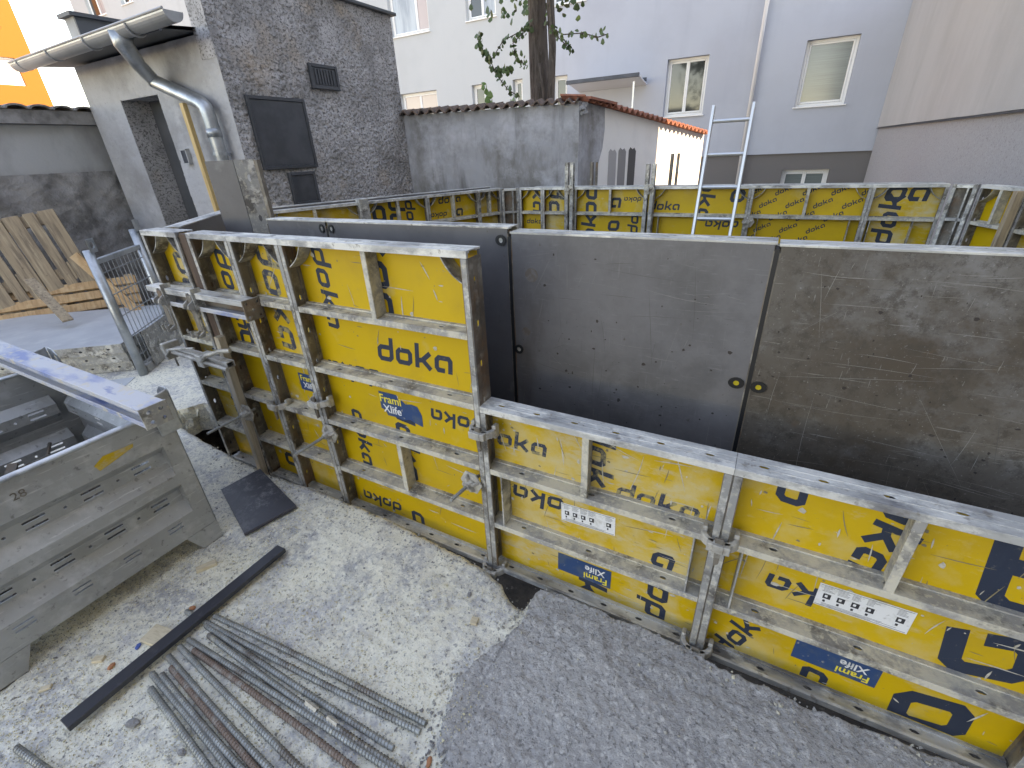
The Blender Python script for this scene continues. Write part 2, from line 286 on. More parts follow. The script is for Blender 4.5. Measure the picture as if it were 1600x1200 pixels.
def slab_z(x, y):
    t = max(0, min(1, (y - .75) / .5)); sw = .05 * math.exp(-((x + 1.75) / .62) ** 2) * t * t * (3 - 2 * t)
    return sw + .012 * fbm(x, y, 0, 1.3) + .006 * fbm(x, y, 3, 7) + .0045 * fbm(x, y, 9, 30, 2)
def edge_y(x): return lerp_edge(x) + .009 * fbm(x, 0, 5, 9) + .006 * noise.noise(Vector((x * 45, 1, 2)))
NX, NY = 560, 150
X0, X1, Y0 = -4.9, 1.9, -.45
verts = []; faces = []
for i in range(NX + 1):
    x = X0 + (X1 - X0) * i / NX; ye = edge_y(x)
    for j in range(NY + 1):
        t = j / NY; y = Y0 + (ye - Y0) * t
        e = max(0, 1 - (ye - y) / .035); verts.append((x, y, slab_z(x, y) - .022 * e * e))
    verts.append((x, ye - .02 + .02 * noise.noise(Vector((x * 20, 3, 3))), -.10)); verts.append((x, ye - .05 + .03 * noise.noise(Vector((x * 12, 7, 3))), -.20))
C = NY + 3
for i in range(NX):
    for j in range(NY + 2): a = i * C + j; faces.append((a, a + C, a + C + 1, a + 1))
me = bpy.data.meshes.new('concrete_slab'); me.from_pydata(verts, [], faces); me.materials.append(M['slab'])
me.polygons.foreach_set('use_smooth', [True] * len(faces)); struct(link('concrete_slab', me))
# asphalt patch: same surface lifted, kept where it lies inside the patch outline
pv = []; pf = []; mp = {}; PX0, PX1, PY0, ST = -.80, 1.75, -.35, .0056
NPX, NPY = int((PX1 - PX0) / ST), 290
def pp(i, j):
    x = PX0 + ST * i; ye = edge_y(x) - .002; return x, PY0 + (ye - PY0) * j / NPY
def in_patch(i, j):
    x, y = pp(i, j); return inside((x + .018 * fbm(x, y, 2, 14), y + .018 * fbm(x, y, 8, 14)), PATCH)
G_ = [[in_patch(i, j) for j in range(NPY)] for i in range(NPX)]
def pvert(i, j):
    if (i, j) not in mp:
        x, y = pp(i, j); full = all(0 <= a < NPX and 0 <= b < NPY and G_[a][b] for a in range(i - 2, i + 2) for b in (j - 1, j)); mp[(i, j)] = len(pv)
        n1 = 1 - abs(noise.noise(Vector((x * 42, y * 42, 5)))); n2 = noise.noise(Vector((x * 95, y * 95, 2)))
        pv.append((x, y, slab_z(x, y) + ((.014 + .007 * fbm(x, y, 4, 9, 2) + .0045 * (n1 - .8) + .0024 * n2) if full else -.004)))
    return mp[(i, j)]
for i in range(NPX):
    for j in range(NPY):
        if G_[i][j]: pf.append((pvert(i, j), pvert(i + 1, j), pvert(i + 1, j + 1), pvert(i, j + 1)))
me = bpy.data.meshes.new('asphalt_patch'); me.from_pydata(pv, [], pf); me.materials.append(M['patch'])
me.polygons.foreach_set('use_smooth', [True] * len(pf)); struct(link('asphalt_patch', me))
# far broken slab left of the forms
mb = MB(); top = [(-6.5, 1.36), (-4.6, 1.365), (-4.1, 1.37), (-3.92, 1.40), (-3.84, 1.50), (-3.80, 1.60), (-3.6, 1.69), (-3.42, 1.78), (-3.36, 1.9), (-3.5, 2.1), (-4.4, 2.75), (-5.2, 2.9), (-6.5, 2.7)]
fine = []
for a, b in zip(top, top[1:] + top[:1]):
    L = max(1, int(math.dist(a, b) / .03))
    for k in range(L): t = k / L; fine.append((a[0] + (b[0] - a[0]) * t, a[1] + (b[1] - a[1]) * t))
jit = lambda p, s, k: (p[0] + s * noise.noise(Vector((p[0] * 18, p[1] * 18, k))), p[1] + s * noise.noise(Vector((p[0] * 18, p[1] * 18, k + 9))))
rings = [([jit(p, .012, 1) for p in fine], .045), ([jit(p, .03, 2) for p in fine], .01), ([jit(p, .05, 3) for p in fine], -.05), ([jit(p, .06, 4) for p in fine], -.12), ([jit(p, .07, 4) for p in fine], -.2)]
for (r0, z0), (r1, z1) in zip(rings, rings[1:]):
    for k in range(len(fine)):
        k2 = (k + 1) % len(fine); mb.face([(*r0[k], z0), (*r0[k2], z0), (*r1[k2], z1), (*r1[k], z1)])
for tri in tessellate_polygon([[Vector((*p, 0)) for p in rings[0][0]]]): mb.face([(*rings[0][0][k], .045) for k in tri])
struct(mb.build('broken_slab', 'slab'))

# ---- buildings
def wall_holes(name, parent, x0, x1, z0, z1, Y, rects, mat, depth=.22, body=5.0):
    """facade in the XZ plane at Y with real openings and reveals, closed behind as a body"""
    m = MB(); outer = [(x0, z0), (x1, z0), (x1, z1), (x0, z1)]
    holes = [[(a, c), (b, c), (b, d), (a, d)] for a, b, c, d in rects]; loops = [outer] + holes; flat = [p for l in loops for p in l]
    for tri in tessellate_polygon([[Vector((p[0], p[1], 0)) for p in l] for l in loops]): m.face([(flat[k][0], Y, flat[k][1]) for k in tri])
    for a, b, c, d in rects:
        for p, q in (((a, c), (b, c)), ((b, c), (b, d)), ((b, d), (a, d)), ((a, d), (a, c))):
            m.face([(p[0], Y, p[1]), (q[0], Y, q[1]), (q[0], Y + depth, q[1]), (p[0], Y + depth, p[1])])
    for p, q in (((x1, z0), (x1, z1)), ((x1, z1), (x0, z1)), ((x0, z1), (x0, z0))):
        m.face([(p[0], Y, p[1]), (q[0], Y, q[1]), (q[0], Y + body, q[1]), (p[0], Y + body, p[1])])
    m.face([(x0, Y + body, z0), (x1, Y + body, z0), (x1, Y + body, z1), (x0, Y + body, z1)])
    o = link(name, m.mesh(name, mat), parent); return o
def window(parent, a, b, c, d, Y, leaves=2, panes=('pane_dark', 'pane_dark'), fr=.075, depth=.16, split=None):
    y0 = Y + depth; root = MB()
    for q in (((a, c), (a + fr, d)), ((b - fr, c), (b, d)), ((a + fr, c), (b - fr, c + fr)), ((a + fr, d - fr), (b - fr, d))): root.box((q[0][0], y0, q[0][1]), (q[1][0], y0 + .06, q[1][1]))
    cuts = [a + fr, b - fr] if leaves == 1 else [a + fr, split or (a + b) / 2, b - fr]
    o = root.build('window', 'pvc', parent, bevel=.008)
    for k in range(leaves):
        p, q = cuts[k], cuts[k + 1]; s = .05; mm = MB()
        for e in (((p, c + fr), (p + s, d - fr)), ((q - s, c + fr), (q, d - fr)), ((p + s, c + fr), (q - s, c + fr + s)), ((p + s, d - fr - s), (q - s, d - fr))): mm.box((e[0][0] + .002, y0 - .012, e[0][1] + .002), (e[1][0] - .002, y0 + .04, e[1][1] - .002))
        mm.build('sash', 'pvc', o, bevel=.006)
        MB().box((p + s, y0 + .015, c + fr + s), (q - s, y0 + .03, d - fr - s)).build('pane', panes[k % len(panes)], o)
    MB().box((a - .04, Y - .05, c - .035), (b + .04, y0, c - .004)).build('sill', 'pvc', o, bevel=.005)
    MB().box((a + .01, y0 + .08, c + .01), (b - .01, y0 + .1, d - .01)).build('backing', 'label_dark', o)
YB = 17.4
lw = thing('apartment_house', 'white rendered apartment house left of the tree trunk', 'house', (0, 0, 0))
rects = [(-14.55, -12.68, 2.55, 4.08), (-11.02, -10.44, 2.9, 4.08), (-9.25, -8.85, 2.9, 4.09), (-14.6, -12.72, 5.97, 7.6), (-11.04, -9.81, 6.02, 7.6), (-36.3, -34.5, 9.53, 11.0), (-32.7, -31.55, 9.63, 11.0), (-19.5, -17.7, 5.97, 7.6), (-24, -22.4, 5.97, 7.6), (-26.5, -25, 9.55, 11), (-20.5, -18.7, 9.55, 11), (-14.6, -12.7, 9.55, 11), (-11.04, -9.8, 9.55, 11)]
wall_holes('wall', lw, -37.9, -8.46, -.05, 13.5, YB, rects, 'wall_white')
for k, (a, b, c, d) in enumerate(rects):
    window(lw, a, b, c, d, YB, 1 if b - a < .8 else 2, [('pane_rose', 'pane_rose'), ('pane_dark',), ('pane_dark',), ('pane_light', 'pane_rose')][k] if k < 4 else ('pane_dark', 'pane_light'), split=-13.35 if k == 3 else None)
MB().box((-38.3, YB - .4, 13.5), (-8.3, YB + 6, 13.7)).build('roof', 'roof_felt', lw)
rw = thing('apartment_house', 'lavender grey apartment house with dark plinth behind the ladder', 'house', (0, 0, 0))
rects = [(-7.63, -7.09, 2.9, 4.03), (-3.77, -2.56, 2.55, 4.09), (-.07, 1.14, 2.55, 4.12), (-3.77, -2.56, 5.95, 7.5), (-.07, 1.14, 5.95, 7.5), (-7.7, -6.5, 5.95, 7.5)]
wall_holes('wall', rw, -8.46, 3.2, 1.36, 13.5, YB - .06, rects, 'wall_blue')
for k, (a, b, c, d) in enumerate(rects): window(rw, a, b, c, d, YB - .06, 1 if k in (0, 2) else 2, ('pane_blind',) if k == 2 else ('pane_dark', 'pane_dark'))
wall_holes('plinth', rw, -8.46, 3.2, -.05, 1.36, YB, [(-.04, 1.18, .15, .91)], 'plinth')
window(rw, -.04, 1.18, .15, .91, YB, 2, ('pane_blind', 'pane_blind'))
MB().box((-8.3, YB - .4, 13.5), (3.3, YB + 6, 13.7)).build('roof', 'roof_felt', rw)
MB().tube([(-1.23, YB - .16, 13.4), (-1.23, YB - .16, .1)], .055, 12).build('downpipe', 'gutter_pale', rw, smooth=True)
# entrance canopy
cn = thing('entrance_canopy', 'thin flat canopy over the doorway behind the garden wall', 'canopy', (-5.5, 16.8, 3.5))
MB().box((-1.15, -.55, .06), (1.15, .52, .10)).build('canopy_sheet', 'canopy', cn, rot=(R(-9), 0, 0))
MB().box((-1.17, -.62, .02), (1.17, -.56, .12)).box((-1.17, .3, .12), (1.17, .34, .22)).build('canopy_rail', 'dark_metal', cn, rot=(R(-9), 0, 0))
MB().box((.95, -.4, -3.5), (1.0, -.35, .02)).build('post', 'alu', cn)
# right-hand building: tall near part, low far part, heights above view shaped for the shade
rb = thing('rendered_building', 'beige grey rendered building with stepped plinth at the right edge', 'building', (0, 0, 0))
MB().box((2.03, -12, 1.92), (9, 9.45, 12.2)).build('wall', 'right_up', rb)
MB().box((2.033, 9.45, 1.923), (9, 12.2, 3.75)).build('wall', 'right_up', rb); MB().box((2.036, 12.2, 1.926), (9, YB - .08, 5.0)).build('wall', 'right_up', rb)  # low step out of view, shaped to let sun reach the garden wall
MB().box((2.07, -12, -.05), (8.9, YB - .1, 1.917)).build('plinth', 'right_low', rb)
MB().box((2.02, -12, 1.895), (2.08, YB - .12, 1.914)).build('drip_edge', 'dark_metal', rb)
# orange house far left, hill
oh = thing('orange_house', 'bright orange sunlit house with white windows at the far left', 'house', (0, 0, 0))
rects = []
for z in (4.2, 7.6, 11.0, 14.4):
    for y in (-4, -.5, 3, 6.5, 10, 13.5, 16.4): rects.append((y, y + 1.7, z, z + 1.7))
m = MB(); outer = [(-8, -.05), (19.2, -.05), (19.2, 18), (-8, 18)]; loops = [outer] + [[(a, c), (b, c), (b, d), (a, d)] for a, b, c, d in rects]; flat = [p for l in loops for p in l]; XO = -50
for tri in tessellate_polygon([[Vector((p[0], p[1], 0)) for p in l] for l in loops]): m.face([(XO, flat[k][0], flat[k][1]) for k in tri])
for a, b, c, d in rects:
    for p, q in (((a, c), (b, c)), ((b, c), (b, d)), ((b, d), (a, d)), ((a, d), (a, c))): m.face([(XO, p[0], p[1]), (XO, q[0], q[1]), (XO - .25, q[0], q[1]), (XO - .25, p[0], p[1])])
for p, q in (((19.2, -.05), (19.2, 18)), ((19.2, 18), (-8, 18)), ((-8, 18), (-8, -.05))): m.face([(XO, p[0], p[1]), (XO, q[0], q[1]), (XO - 10, q[0], q[1]), (XO - 10, p[0], p[1])])
link('wall', m.mesh('wall', 'orange'), oh)
for a, b, c, d in rects:
    o = MB().box((XO - .22, a, c), (XO - .16, a + .1, d)).box((XO - .22, b - .1, c), (XO - .16, b, d)).box((XO - .22, a + .1, c), (XO - .16, b - .1, c + .1)).box((XO - .22, a + .1, d - .1), (XO - .16, b - .1, d)).build('window', 'pvc', oh)
    MB().box((XO - .21, a + .1, c + .1), (XO - .19, b - .1, d - .1)).build('pane', 'pane_rose', o)
m = MB(); hv = []
for k in range(60):
    x = -600 + k * 14; hv.append((x, 520 + 30 * math.sin(k * .4), 26 + 16 * math.sin(k * .23) + 9 * noise.noise(Vector((k * .3, 0, 0)))))
for p, q in zip(hv, hv[1:]):
    m.face([(p[0], p[1], -1), (q[0], q[1], -1), (q[0], q[1] + 60, q[2] + 30), (p[0], p[1] + 60, p[2] + 30)])
    m.face([(p[0], p[1] + 60, p[2] + 30), (q[0], q[1] + 60, q[2] + 30), (q[0], q[1] + 200, -1), (p[0], p[1] + 200, -1)])
struct(m.build('hill', 'hill'))

# ---- roughcast shed
shed = thing('shed', 'grey roughcast shed with black hatches and a gutter', 'shed', (0, 0, 0))
def rough_grid(name, parent, fn, nu, nv, amp, mat, skip=None, seed=0, dfn=None):
    vs = []; fs = []
    for i in range(nu + 1):
        for j in range(nv + 1):
            p, nrm = fn(i / nu, j / nv); e = 0 if i in (0, nu) else 1
            d = (dfn(p) if dfn else amp * (fbm(p[0], p[1], p[2] + seed, 7, 4))) * e
            vs.append(tuple(Vector(p) + Vector(nrm) * d))
    for i in range(nu):
        for j in range(nv):
            if skip and skip((i + .5) / nu, (j + .5) / nv): continue
            a = i * (nv + 1) + j; fs.append((a, a + nv + 1, a + nv + 2, a + 1))
    me = bpy.data.meshes.new(name); me.from_pydata(vs, [], fs); me.materials.append(M[mat]); me.polygons.foreach_set('use_smooth', [True] * len(fs))
    return link(name, me, parent)
def pits(p):
    b = .012 * fbm(p[0], p[1], p[2], 3, 2); wv = .5 * noise.noise(Vector((p[0] * 5, p[1] * 5, p[2] * 5 + 4))); n1 = noise.noise(Vector((p[0] * 17 + wv, p[1] * 17 + wv, p[2] * 24 - wv))) + .5 * wv; n2 = noise.noise(Vector((p[0] * 44, p[1] * 44, p[2] * 44)))
    return b + .020 * max(-.5, min(.0, n1 * 1.3 + .12)) + .011 * max(-.5, min(.25, n2))
SX, SY0, SY1, SZ = -5.06, 3.40, 6.06, 3.46
rough_grid('wall', shed, lambda u, v: ((SX, SY0 + (SY1 - SY0) * u, SZ * v), (1, 0, 0)), 270, 350, 0, 'render_rough', dfn=pits)
DX0, DX1, DZ = -7.10, -6.30, 2.50
FW = lambda u, v: ((-7.9 + (SX + 7.9) * u, SY0, SZ * v * .84), (0, -1, 0))
NU, NV = 190, 190
rough_grid('wall', shed, FW, NU, NV, 0, 'render_smooth', skip=lambda u, v: DX0 < -7.9 + (SX + 7.9) * u < DX1 and SZ * v * .84 < DZ, dfn=lambda p: .5 * pits(p))
m = MB(); m.box((-7.88, 6.0, 0), (SX - .02, SY1, SZ - .02)); m.box((-7.9, SY0 + .01, 0), (-7.7, 6.0, 2.88)); m.build('wall', 'render_smooth', shed); MB().box((SX - .25, SY0 - .004, 2.7), (SX - .005, 6.0, SZ - .01)).box((SX - .25, SY0 + .03, 0), (SX - .03, 6.0, 2.7)).build('wall', 'render_rough', shed)
m = MB()
m.face([(DX0 + .005, SY0 - .01, 0), (DX0 + .005, SY0 + .35, 0), (DX0 + .005, SY0 + .35, DZ), (DX0 + .005, SY0 - .01, DZ)]); m.face([(DX1, SY0, 0), (DX1, SY0 + .35, 0), (DX1, SY0 + .35, DZ), (DX1, SY0, DZ)]); m.face([(DX0, SY0, DZ), (DX1, SY0, DZ), (DX1, SY0 + .35, DZ), (DX0, SY0 + .35, DZ)])
m.build('reveal', 'render_rough', shed)
dr = MB().box((DX0, SY0 + .3, 0), (DX1, SY0 + .34, DZ)).build('door', 'door', shed)
MB().box((DX1 - .14, SY0 + .26, 1.02), (DX1 - .04, SY0 + .3, 1.06)).build('handle', 'zinc', dr)
def hatch(y0, y1, z0, z1, name, louvre=0):
    m = MB().box((SX, y0, z0), (SX + .035, y0 + .035, z1)).box((SX, y1 - .035, z0), (SX + .035, y1, z1)).box((SX, y0 + .035, z0), (SX + .035, y1 - .035, z0 + .035)).box((SX, y0 + .035, z1 - .035), (SX + .035, y1 - .035, z1))
    o = m.build(name, 'dark_metal', shed, bevel=.004)
    MB().box((SX, y0 + .037, z0 + .037), (SX + .024, y1 - .037, z1 - .037)).build('hatch_panel', 'dark_metal', o)
    for k in range(louvre):
        y = y0 + .06 + (y1 - y0 - .12) * (k + .5) / louvre
        MB().box((SX + .02, y - .012, z0 + .05), (SX + .034, y + .012, z1 - .05)).build('slat', 'dark_metal', o)
hatch(3.574, 4.31, 1.69, 2.40, 'hatch'); hatch(4.478, 4.90, 2.52, 2.77, 'vent', 7); hatch(3.86, 4.24, 1.29, 1.65, 'hatch')
MB().box((SX - .28, SY0 - .04, SZ), (SX + .06, SY1 + .06, SZ + .035)).build('parapet_cap', 'roof_felt', shed, bevel=.005)
rf = MB().face([(-8.12, 3.06, 2.93), (SX - .2, 3.06, 2.93), (SX - .2, 6.06, 3.2), (-8.12, 6.06, 3.2)]).face([(-8.12, 3.06, 2.90), (SX - .2, 3.06, 2.90), (SX - .2, 6.06, 3.17), (-8.12, 6.06, 3.17)]).box((-8.12, 3.04, 2.88), (SX - .2, 3.07, 2.94)).build('roof', 'roof_felt', shed)
MB().box((-8.02, 3.55, 2.9), (-7.8, 5.9, 3.42)).build('side_parapet', 'old_plaster', shed)
MB().box((-8.06, 3.5, 3.42), (-7.74, 5.95, 3.46)).box((-7.80, 3.55, 2.95), (-7.77, 5.9, 3.42)).build('parapet_flashing', 'roof_felt', shed)
m = MB(); prof = [(.085 * math.cos(a), .085 * math.sin(a)) for a in [math.pi + math.pi * k / 14 for k in range(15)]] + [(.079 * math.cos(a), .079 * math.sin(a)) for a in [2 * math.pi - math.pi * k / 14 for k in range(15)]]
m.prism(prof, lambda p: (-8.2, 2.98 + p[0], 2.93 + p[1]), lambda p: (-4.86, 2.98 + p[0], 2.96 + p[1]))
half = [(.08 * math.cos(a), .08 * math.sin(a)) for a in [math.pi + math.pi * k / 14 for k in range(15)]]
m.prism(half, lambda p: (-4.868, 2.98 + p[0], 2.958 + p[1]), lambda p: (-4.863, 2.98 + p[0], 2.958 + p[1])); m.prism(half, lambda p: (-8.195, 2.98 + p[0], 2.93 + p[1]), lambda p: (-8.19, 2.98 + p[0], 2.93 + p[1]))
m.tube([(-8.2, 2.895, 2.935), (-4.86, 2.895, 2.965)], .011, 8)
g = m.build('gutter', 'gutter', shed, smooth=False)
for x in (-8.0, -7.2, -6.35, -5.5):
    arc = [(x, 2.98 + .09 * math.cos(a), 2.945 + .09 * math.sin(a)) for a in [math.pi + math.pi * k / 10 for k in range(11)]]
    MB().tube(arc, .011, 6).build('gutter_bracket', 'gutter', g)
MB().tube([(-5.78, 2.98, 2.93), (-5.80, 2.98, 2.83), (-5.93, 3.12, 2.70), (-6.03, 3.26, 2.60), (-6.03, 3.28, 2.56)], [.10, .085, .07, .066, .066], 16).tube([(-6.06, 3.28, 2.585), (-5.98, 3.28, 2.56), (-5.34, 3.28, 2.33), (-5.285, 3.28, 2.29), (-5.275, 3.28, 2.23), (-5.275, 3.28, .05)], .068, 16).tube([(-5.275, 3.28, 2.1), (-5.275, 3.28, 2.02)], .073, 16).build('downpipe', 'zinc', shed, smooth=True)
MB().tube([(-5.275, 3.28, 1.88), (-5.275, 3.28, 1.85)], .078, 16).box((-5.29, 3.28, 1.855), (-5.26, 3.42, 1.875)).build('pipe_clip', 'zinc', shed)
MB().box((-6.14, 3.36, 1.80), (-6.04, 3.40, 1.93)).build('meter_box', 'dark_metal', shed, bevel=.004)
MB().box((-6.15, 3.355, 1.795), (-6.135, 3.40, 1.935)).box((-6.045, 3.355, 1.795), (-6.03, 3.40, 1.935)).box((-6.15, 3.355, 1.93), (-6.03, 3.40, 1.945)).box((-6.15, 3.355, 1.785), (-6.03, 3.40, 1.80)).build('meter_frame', 'old_plaster', shed)
o = MB().box((-.03, -.024, 0), (.03, .024, 2.36)).build('timber_post', 'lumber', bevel=.003, loc=(-5.53, 3.22, 0), rot=(R(-1.5), R(-3.2), 0)); tag(o, 'fresh yellow timber leaning upright beside the shed downpipe', 'timber')

# ---- left boundary wall (runs in depth to the shed)
lwall = thing('boundary_wall', 'pale plastered wall on a stone base behind the pallets', 'wall', (0, 0, 0))
MB().box((-8.3, -6, 1.76), (-8.02, 4.6, 2.29)).build('plaster', 'old_plaster', lwall)
rough_grid('stone_base', lwall, lambda u, v: ((-7.97, -6 + 10.5 * u, 1.76 * v), (1, 0, 0)), 300, 70, 0, 'stone', dfn=lambda p: .03 * fbm(p[0], p[1], p[2], 4, 4))
MB().box((-8.28, -6, -.05), (-8.02, 4.6, 1.755)).build('core', 'stone', lwall)
MB().box((-8.38, -6, 2.295), (-7.93, 4.6, 2.44)).build('coping', 'stone', lwall)
for k in range(47):
    y = -5.9 + k * .22
    arc = [(y + .11 * math.cos(a), .055 * math.sin(a)) for a in [math.pi * j / 6 for j in range(7)]]
    arc += [(y + .09 * math.cos(a), .035 * math.sin(a)) for a in [math.pi * (6 - j) / 6 for j in range(7)]]
    MB().prism(arc, lambda p: (-8.40, p[0], 2.445 + p[1]), lambda p: (-7.9, p[0], 2.445 + p[1])).build('tile', 'stone', lwall)

# ---- garden walls with tile coping
A0, A1, A2 = Vector((-5.16, 6.04)), Vector((-2.59, 6.75)), Vector((-1.44, 10.3))
g1 = thing('garden_wall', 'blotchy grey plastered garden wall with wavy brown tiles', 'wall', (A0.x, A0.y, 0), (0, 0, math.atan2((A1 - A0).y, (A1 - A0).x)))
L1 = (A1 - A0).length
rough_grid('wall', g1, lambda u, v: ((L1 * u, 0, 2.30 * v), (0, -1, 0)), 120, 110, 0, 'garden_grey', dfn=lambda p: .012 * fbm(p[0], p[1], p[2], 3, 3))
MB().box((0, .012, -.05), (L1, .25, 2.29)).build('core', 'garden_grey', g1)
def wave_tile(y0, y1, pitch):
    prof = [(pitch * t, .026 * math.cos(2 * math.pi * t)) for t in [k / 10 for k in range(11)]]; poly = prof + [(a, b - .022) for a, b in reversed(prof)]
    return MB().prism(poly, lambda p: (p[0], y0, p[1] + .0), lambda p: (p[0], y1, p[1] + .05))
npt = 19; pt = L1 / npt
me = wave_tile(-.09, .32, pt).mesh('tile', 'tile_brown')
for k in range(npt): link('tile', me, g1, loc=(k * pt, 0, 2.335 + .008 * random.uniform(-1, 1)), rot=(random.uniform(-.02, .02), random.uniform(-.02, .02), 0))
g2 = thing('garden_wall', 'white painted garden wall with grey paint samples and red tiles', 'wall', (A1.x, A1.y, 0), (0, 0, math.atan2((A2 - A1).y, (A2 - A1).x)))
L2 = (A2 - A1).length
ztop = lambda x: 2.33 - .44 * x / L2
m = MB(); m.prism([(0, -.05), (L2, -.05), (L2, ztop(L2)), (0, ztop(0))], lambda p: (p[0], 0, p[1]), lambda p: (p[0], .25, p[1])); m.build('wall', 'garden_white', g2)
gp = [(0, 0), (.13 * L2 - .2, 0), (.15 * L2 - .1, 1.3), (.135 * L2 - .05, 1.5), (.15 * L2, 1.75), (.16 * L2, 2.0), (.155 * L2, ztop(.155 * L2)), (0, ztop(0))]
m = MB(); m.prism(gp, lambda p: (p[0], -.006, p[1]), lambda p: (p[0], -.001, p[1])); m.build('unpainted_plaster', 'garden_grey', g2)
for t, mt, zt in ((.222, 'sample1', 1.72), (.29, 'sample2', 1.73), (.364, 'sample3', 1.73)):
    x = t * L2; m = MB().prism([(x - .10, .6), (x + .10, .6), (x + .10, zt - .05), (x + .05, zt), (x, zt - .02), (x - .06, zt + .01), (x - .10, zt - .03)], lambda p: (p[0], -.005, p[1]), lambda p: (p[0], -.001, p[1])); m.build('paint_sample', mt, g2)
n2 = 26; p2 = L2 / n2; me = wave_tile(-.10, .34, p2).mesh('tile', 'tile_red')
for k in range(n2): link('tile', me, g2, loc=(k * p2, 0, ztop(k * p2) + .035), rot=(0, R(6.8), 0))
MB().box((-.12, -.13, 2.34), (.5, .4, 2.37)).build('verge_board', 'tile_red', g2, rot=(0, R(5), 0))
for k in range(5): rough = MB().tube([(.02 + .03 * math.sin(k * 2.1), -.03, 2.18 + .028 * k), (.09 + .03 * math.cos(k * 1.7), -.05, 2.19 + .025 * k)], .026, 7).build('mortar_lump', 'garden_grey', g2)

# ---- tree with ivy, seedlings
tree = thing('tree', 'bare trunk tree with ivy strands hanging behind the garden wall', 'tree', (-3.75, 8.2, 0))
m = MB(); pth = []; rad = []
for k in range(15): z = k * .42; pth.append((-.05 * math.sin(z * .6) - .03 * z + .03, .03 * math.sin(z), z)); rad.append(.215 - .008 * k + .02 * (k == 0))
m.tube(pth, rad, 18); tk = m.build('trunk', 'bark', tree, smooth=True)
m = MB(); m.tube([(.16, -.06, 1.5), (.15, -.10, 2.5), (.17, -.08, 3.2), (.12, -.1, 4.2)], .06, 10).tube([(.02, -.19, 2.2), (.06, -.2, 2.6), (.0, -.21, 3.0)], .02, 8).build('ivy_stem', 'bark', tree, smooth=True)
leafm = MB()
def leaf(mb, p, s):
    q = Euler((random.uniform(-1, 1), random.uniform(-1, 1), random.uniform(0, 6.28))).to_matrix()
    if random.random() < .7: q = Euler((R(90) + random.uniform(-.6, .6), 0, random.uniform(-.8, .8))).to_matrix()
    mb.face([Vector(p) + q @ Vector(c) * s for c in ((0, -.5, 0), (.42, -.2, .06), (.3, .25, 0), (0, .6, -.06), (-.3, .25, 0), (-.42, -.2, .06))])
def strand(pts, n, s=.075, spread=.04):
    for k in range(n):
        t = k / (n - 1) * (len(pts) - 1); i = min(int(t), len(pts) - 2); f = t - i
        p = Vector(pts[i]).lerp(Vector(pts[i + 1]), f); leaf(leafm, p + Vector([random.gauss(0, spread) for _ in range(3)]), s * random.uniform(.6, 1.15))
st = [[(-.15, -.2, 3.5), (-.6, -.3, 3.35), (-.82, -.35, 3.1), (-.72, -.35, 2.9), (-.52, -.35, 2.68), (-.35, -.35, 2.58)], [(-.82, -.35, 3.1), (-.95, -.4, 3.25), (-1.0, -.4, 3.45)], [(-.72, -.35, 2.95), (-.45, -.3, 2.93)], [(-.1, -.25, 3.5), (-.42, -.3, 3.3), (-.38, -.3, 3.1), (-.2, -.28, 2.98)],
      [(.15, -.2, 3.45), (.45, -.3, 3.30), (.75, -.3, 3.28), (1.0, -.3, 3.20), (1.15, -.3, 3.22)], [(.2, -.2, 3.4), (.5, -.25, 3.15), (.55, -.25, 3.1)]]
for q_, s_ in enumerate(st): strand(s_, 50 if q_ < 4 else 26, .08, .03)
for k in range(230):
    a = random.uniform(0, 6.28); r = random.uniform(.1, 1.5) ** .8; leaf(leafm, (r * math.cos(a) - .1, r * math.sin(a) - .2, random.uniform(3.62, 4.4) + .28 * r * r * (.5 + .5 * random.random()) - .1), random.uniform(.06, .11))
for k in range(3500):
    a = random.uniform(0, 6.28); b = random.uniform(-1, 1); r = 2.3 * random.random() ** .4; s_ = math.sqrt(1 - b * b)
    leaf(leafm, (r * s_ * math.cos(a), r * s_ * math.sin(a), 6.4 + 1.9 * b * r / 2.3), random.uniform(.1, .2))
leafm.build('crown', 'leaf', tree)
for s_ in st: MB().tube(s_, .008, 5).build('ivy_strand', 'bark', tree)
for k in range(8):
    a = k * .8; MB().tube([(0, 0, 4.6 + .15 * k), (.7 * math.cos(a), .7 * math.sin(a), 5.6 + .1 * k), (1.6 * math.cos(a + .3), 1.6 * math.sin(a + .3), 6.6)], [.07, .045, .015], 7).build('limb', 'bark', tree)
for k, (x, y, h, lb) in enumerate([(-4.28, 7.2, .62, 'young leafy shoot, the tallest one above the wavy tiles'), (-3.78, 7.2, .36, 'young leafy shoot nearer the trunk above the wavy tiles')]):
    sp = thing('seedling', lb, 'plant', (x, y, 2.1), group='shoots behind the garden wall')
    MB().tube([(0, 0, 0), (.02, 0, h * .6), (-.02, 0, h)], .006, 5).build('stem', 'leaf_young', sp)
    lm = MB()
    for j in range(7): leaf(lm, (random.uniform(-.1, .1), random.uniform(-.05, .05), h * (.45 + .55 * j / 6)), .15 - .013 * j)
    lm.build('foliage', 'leaf_young', sp)

# ================================================================== FORMWORK
T, D = .004, .092
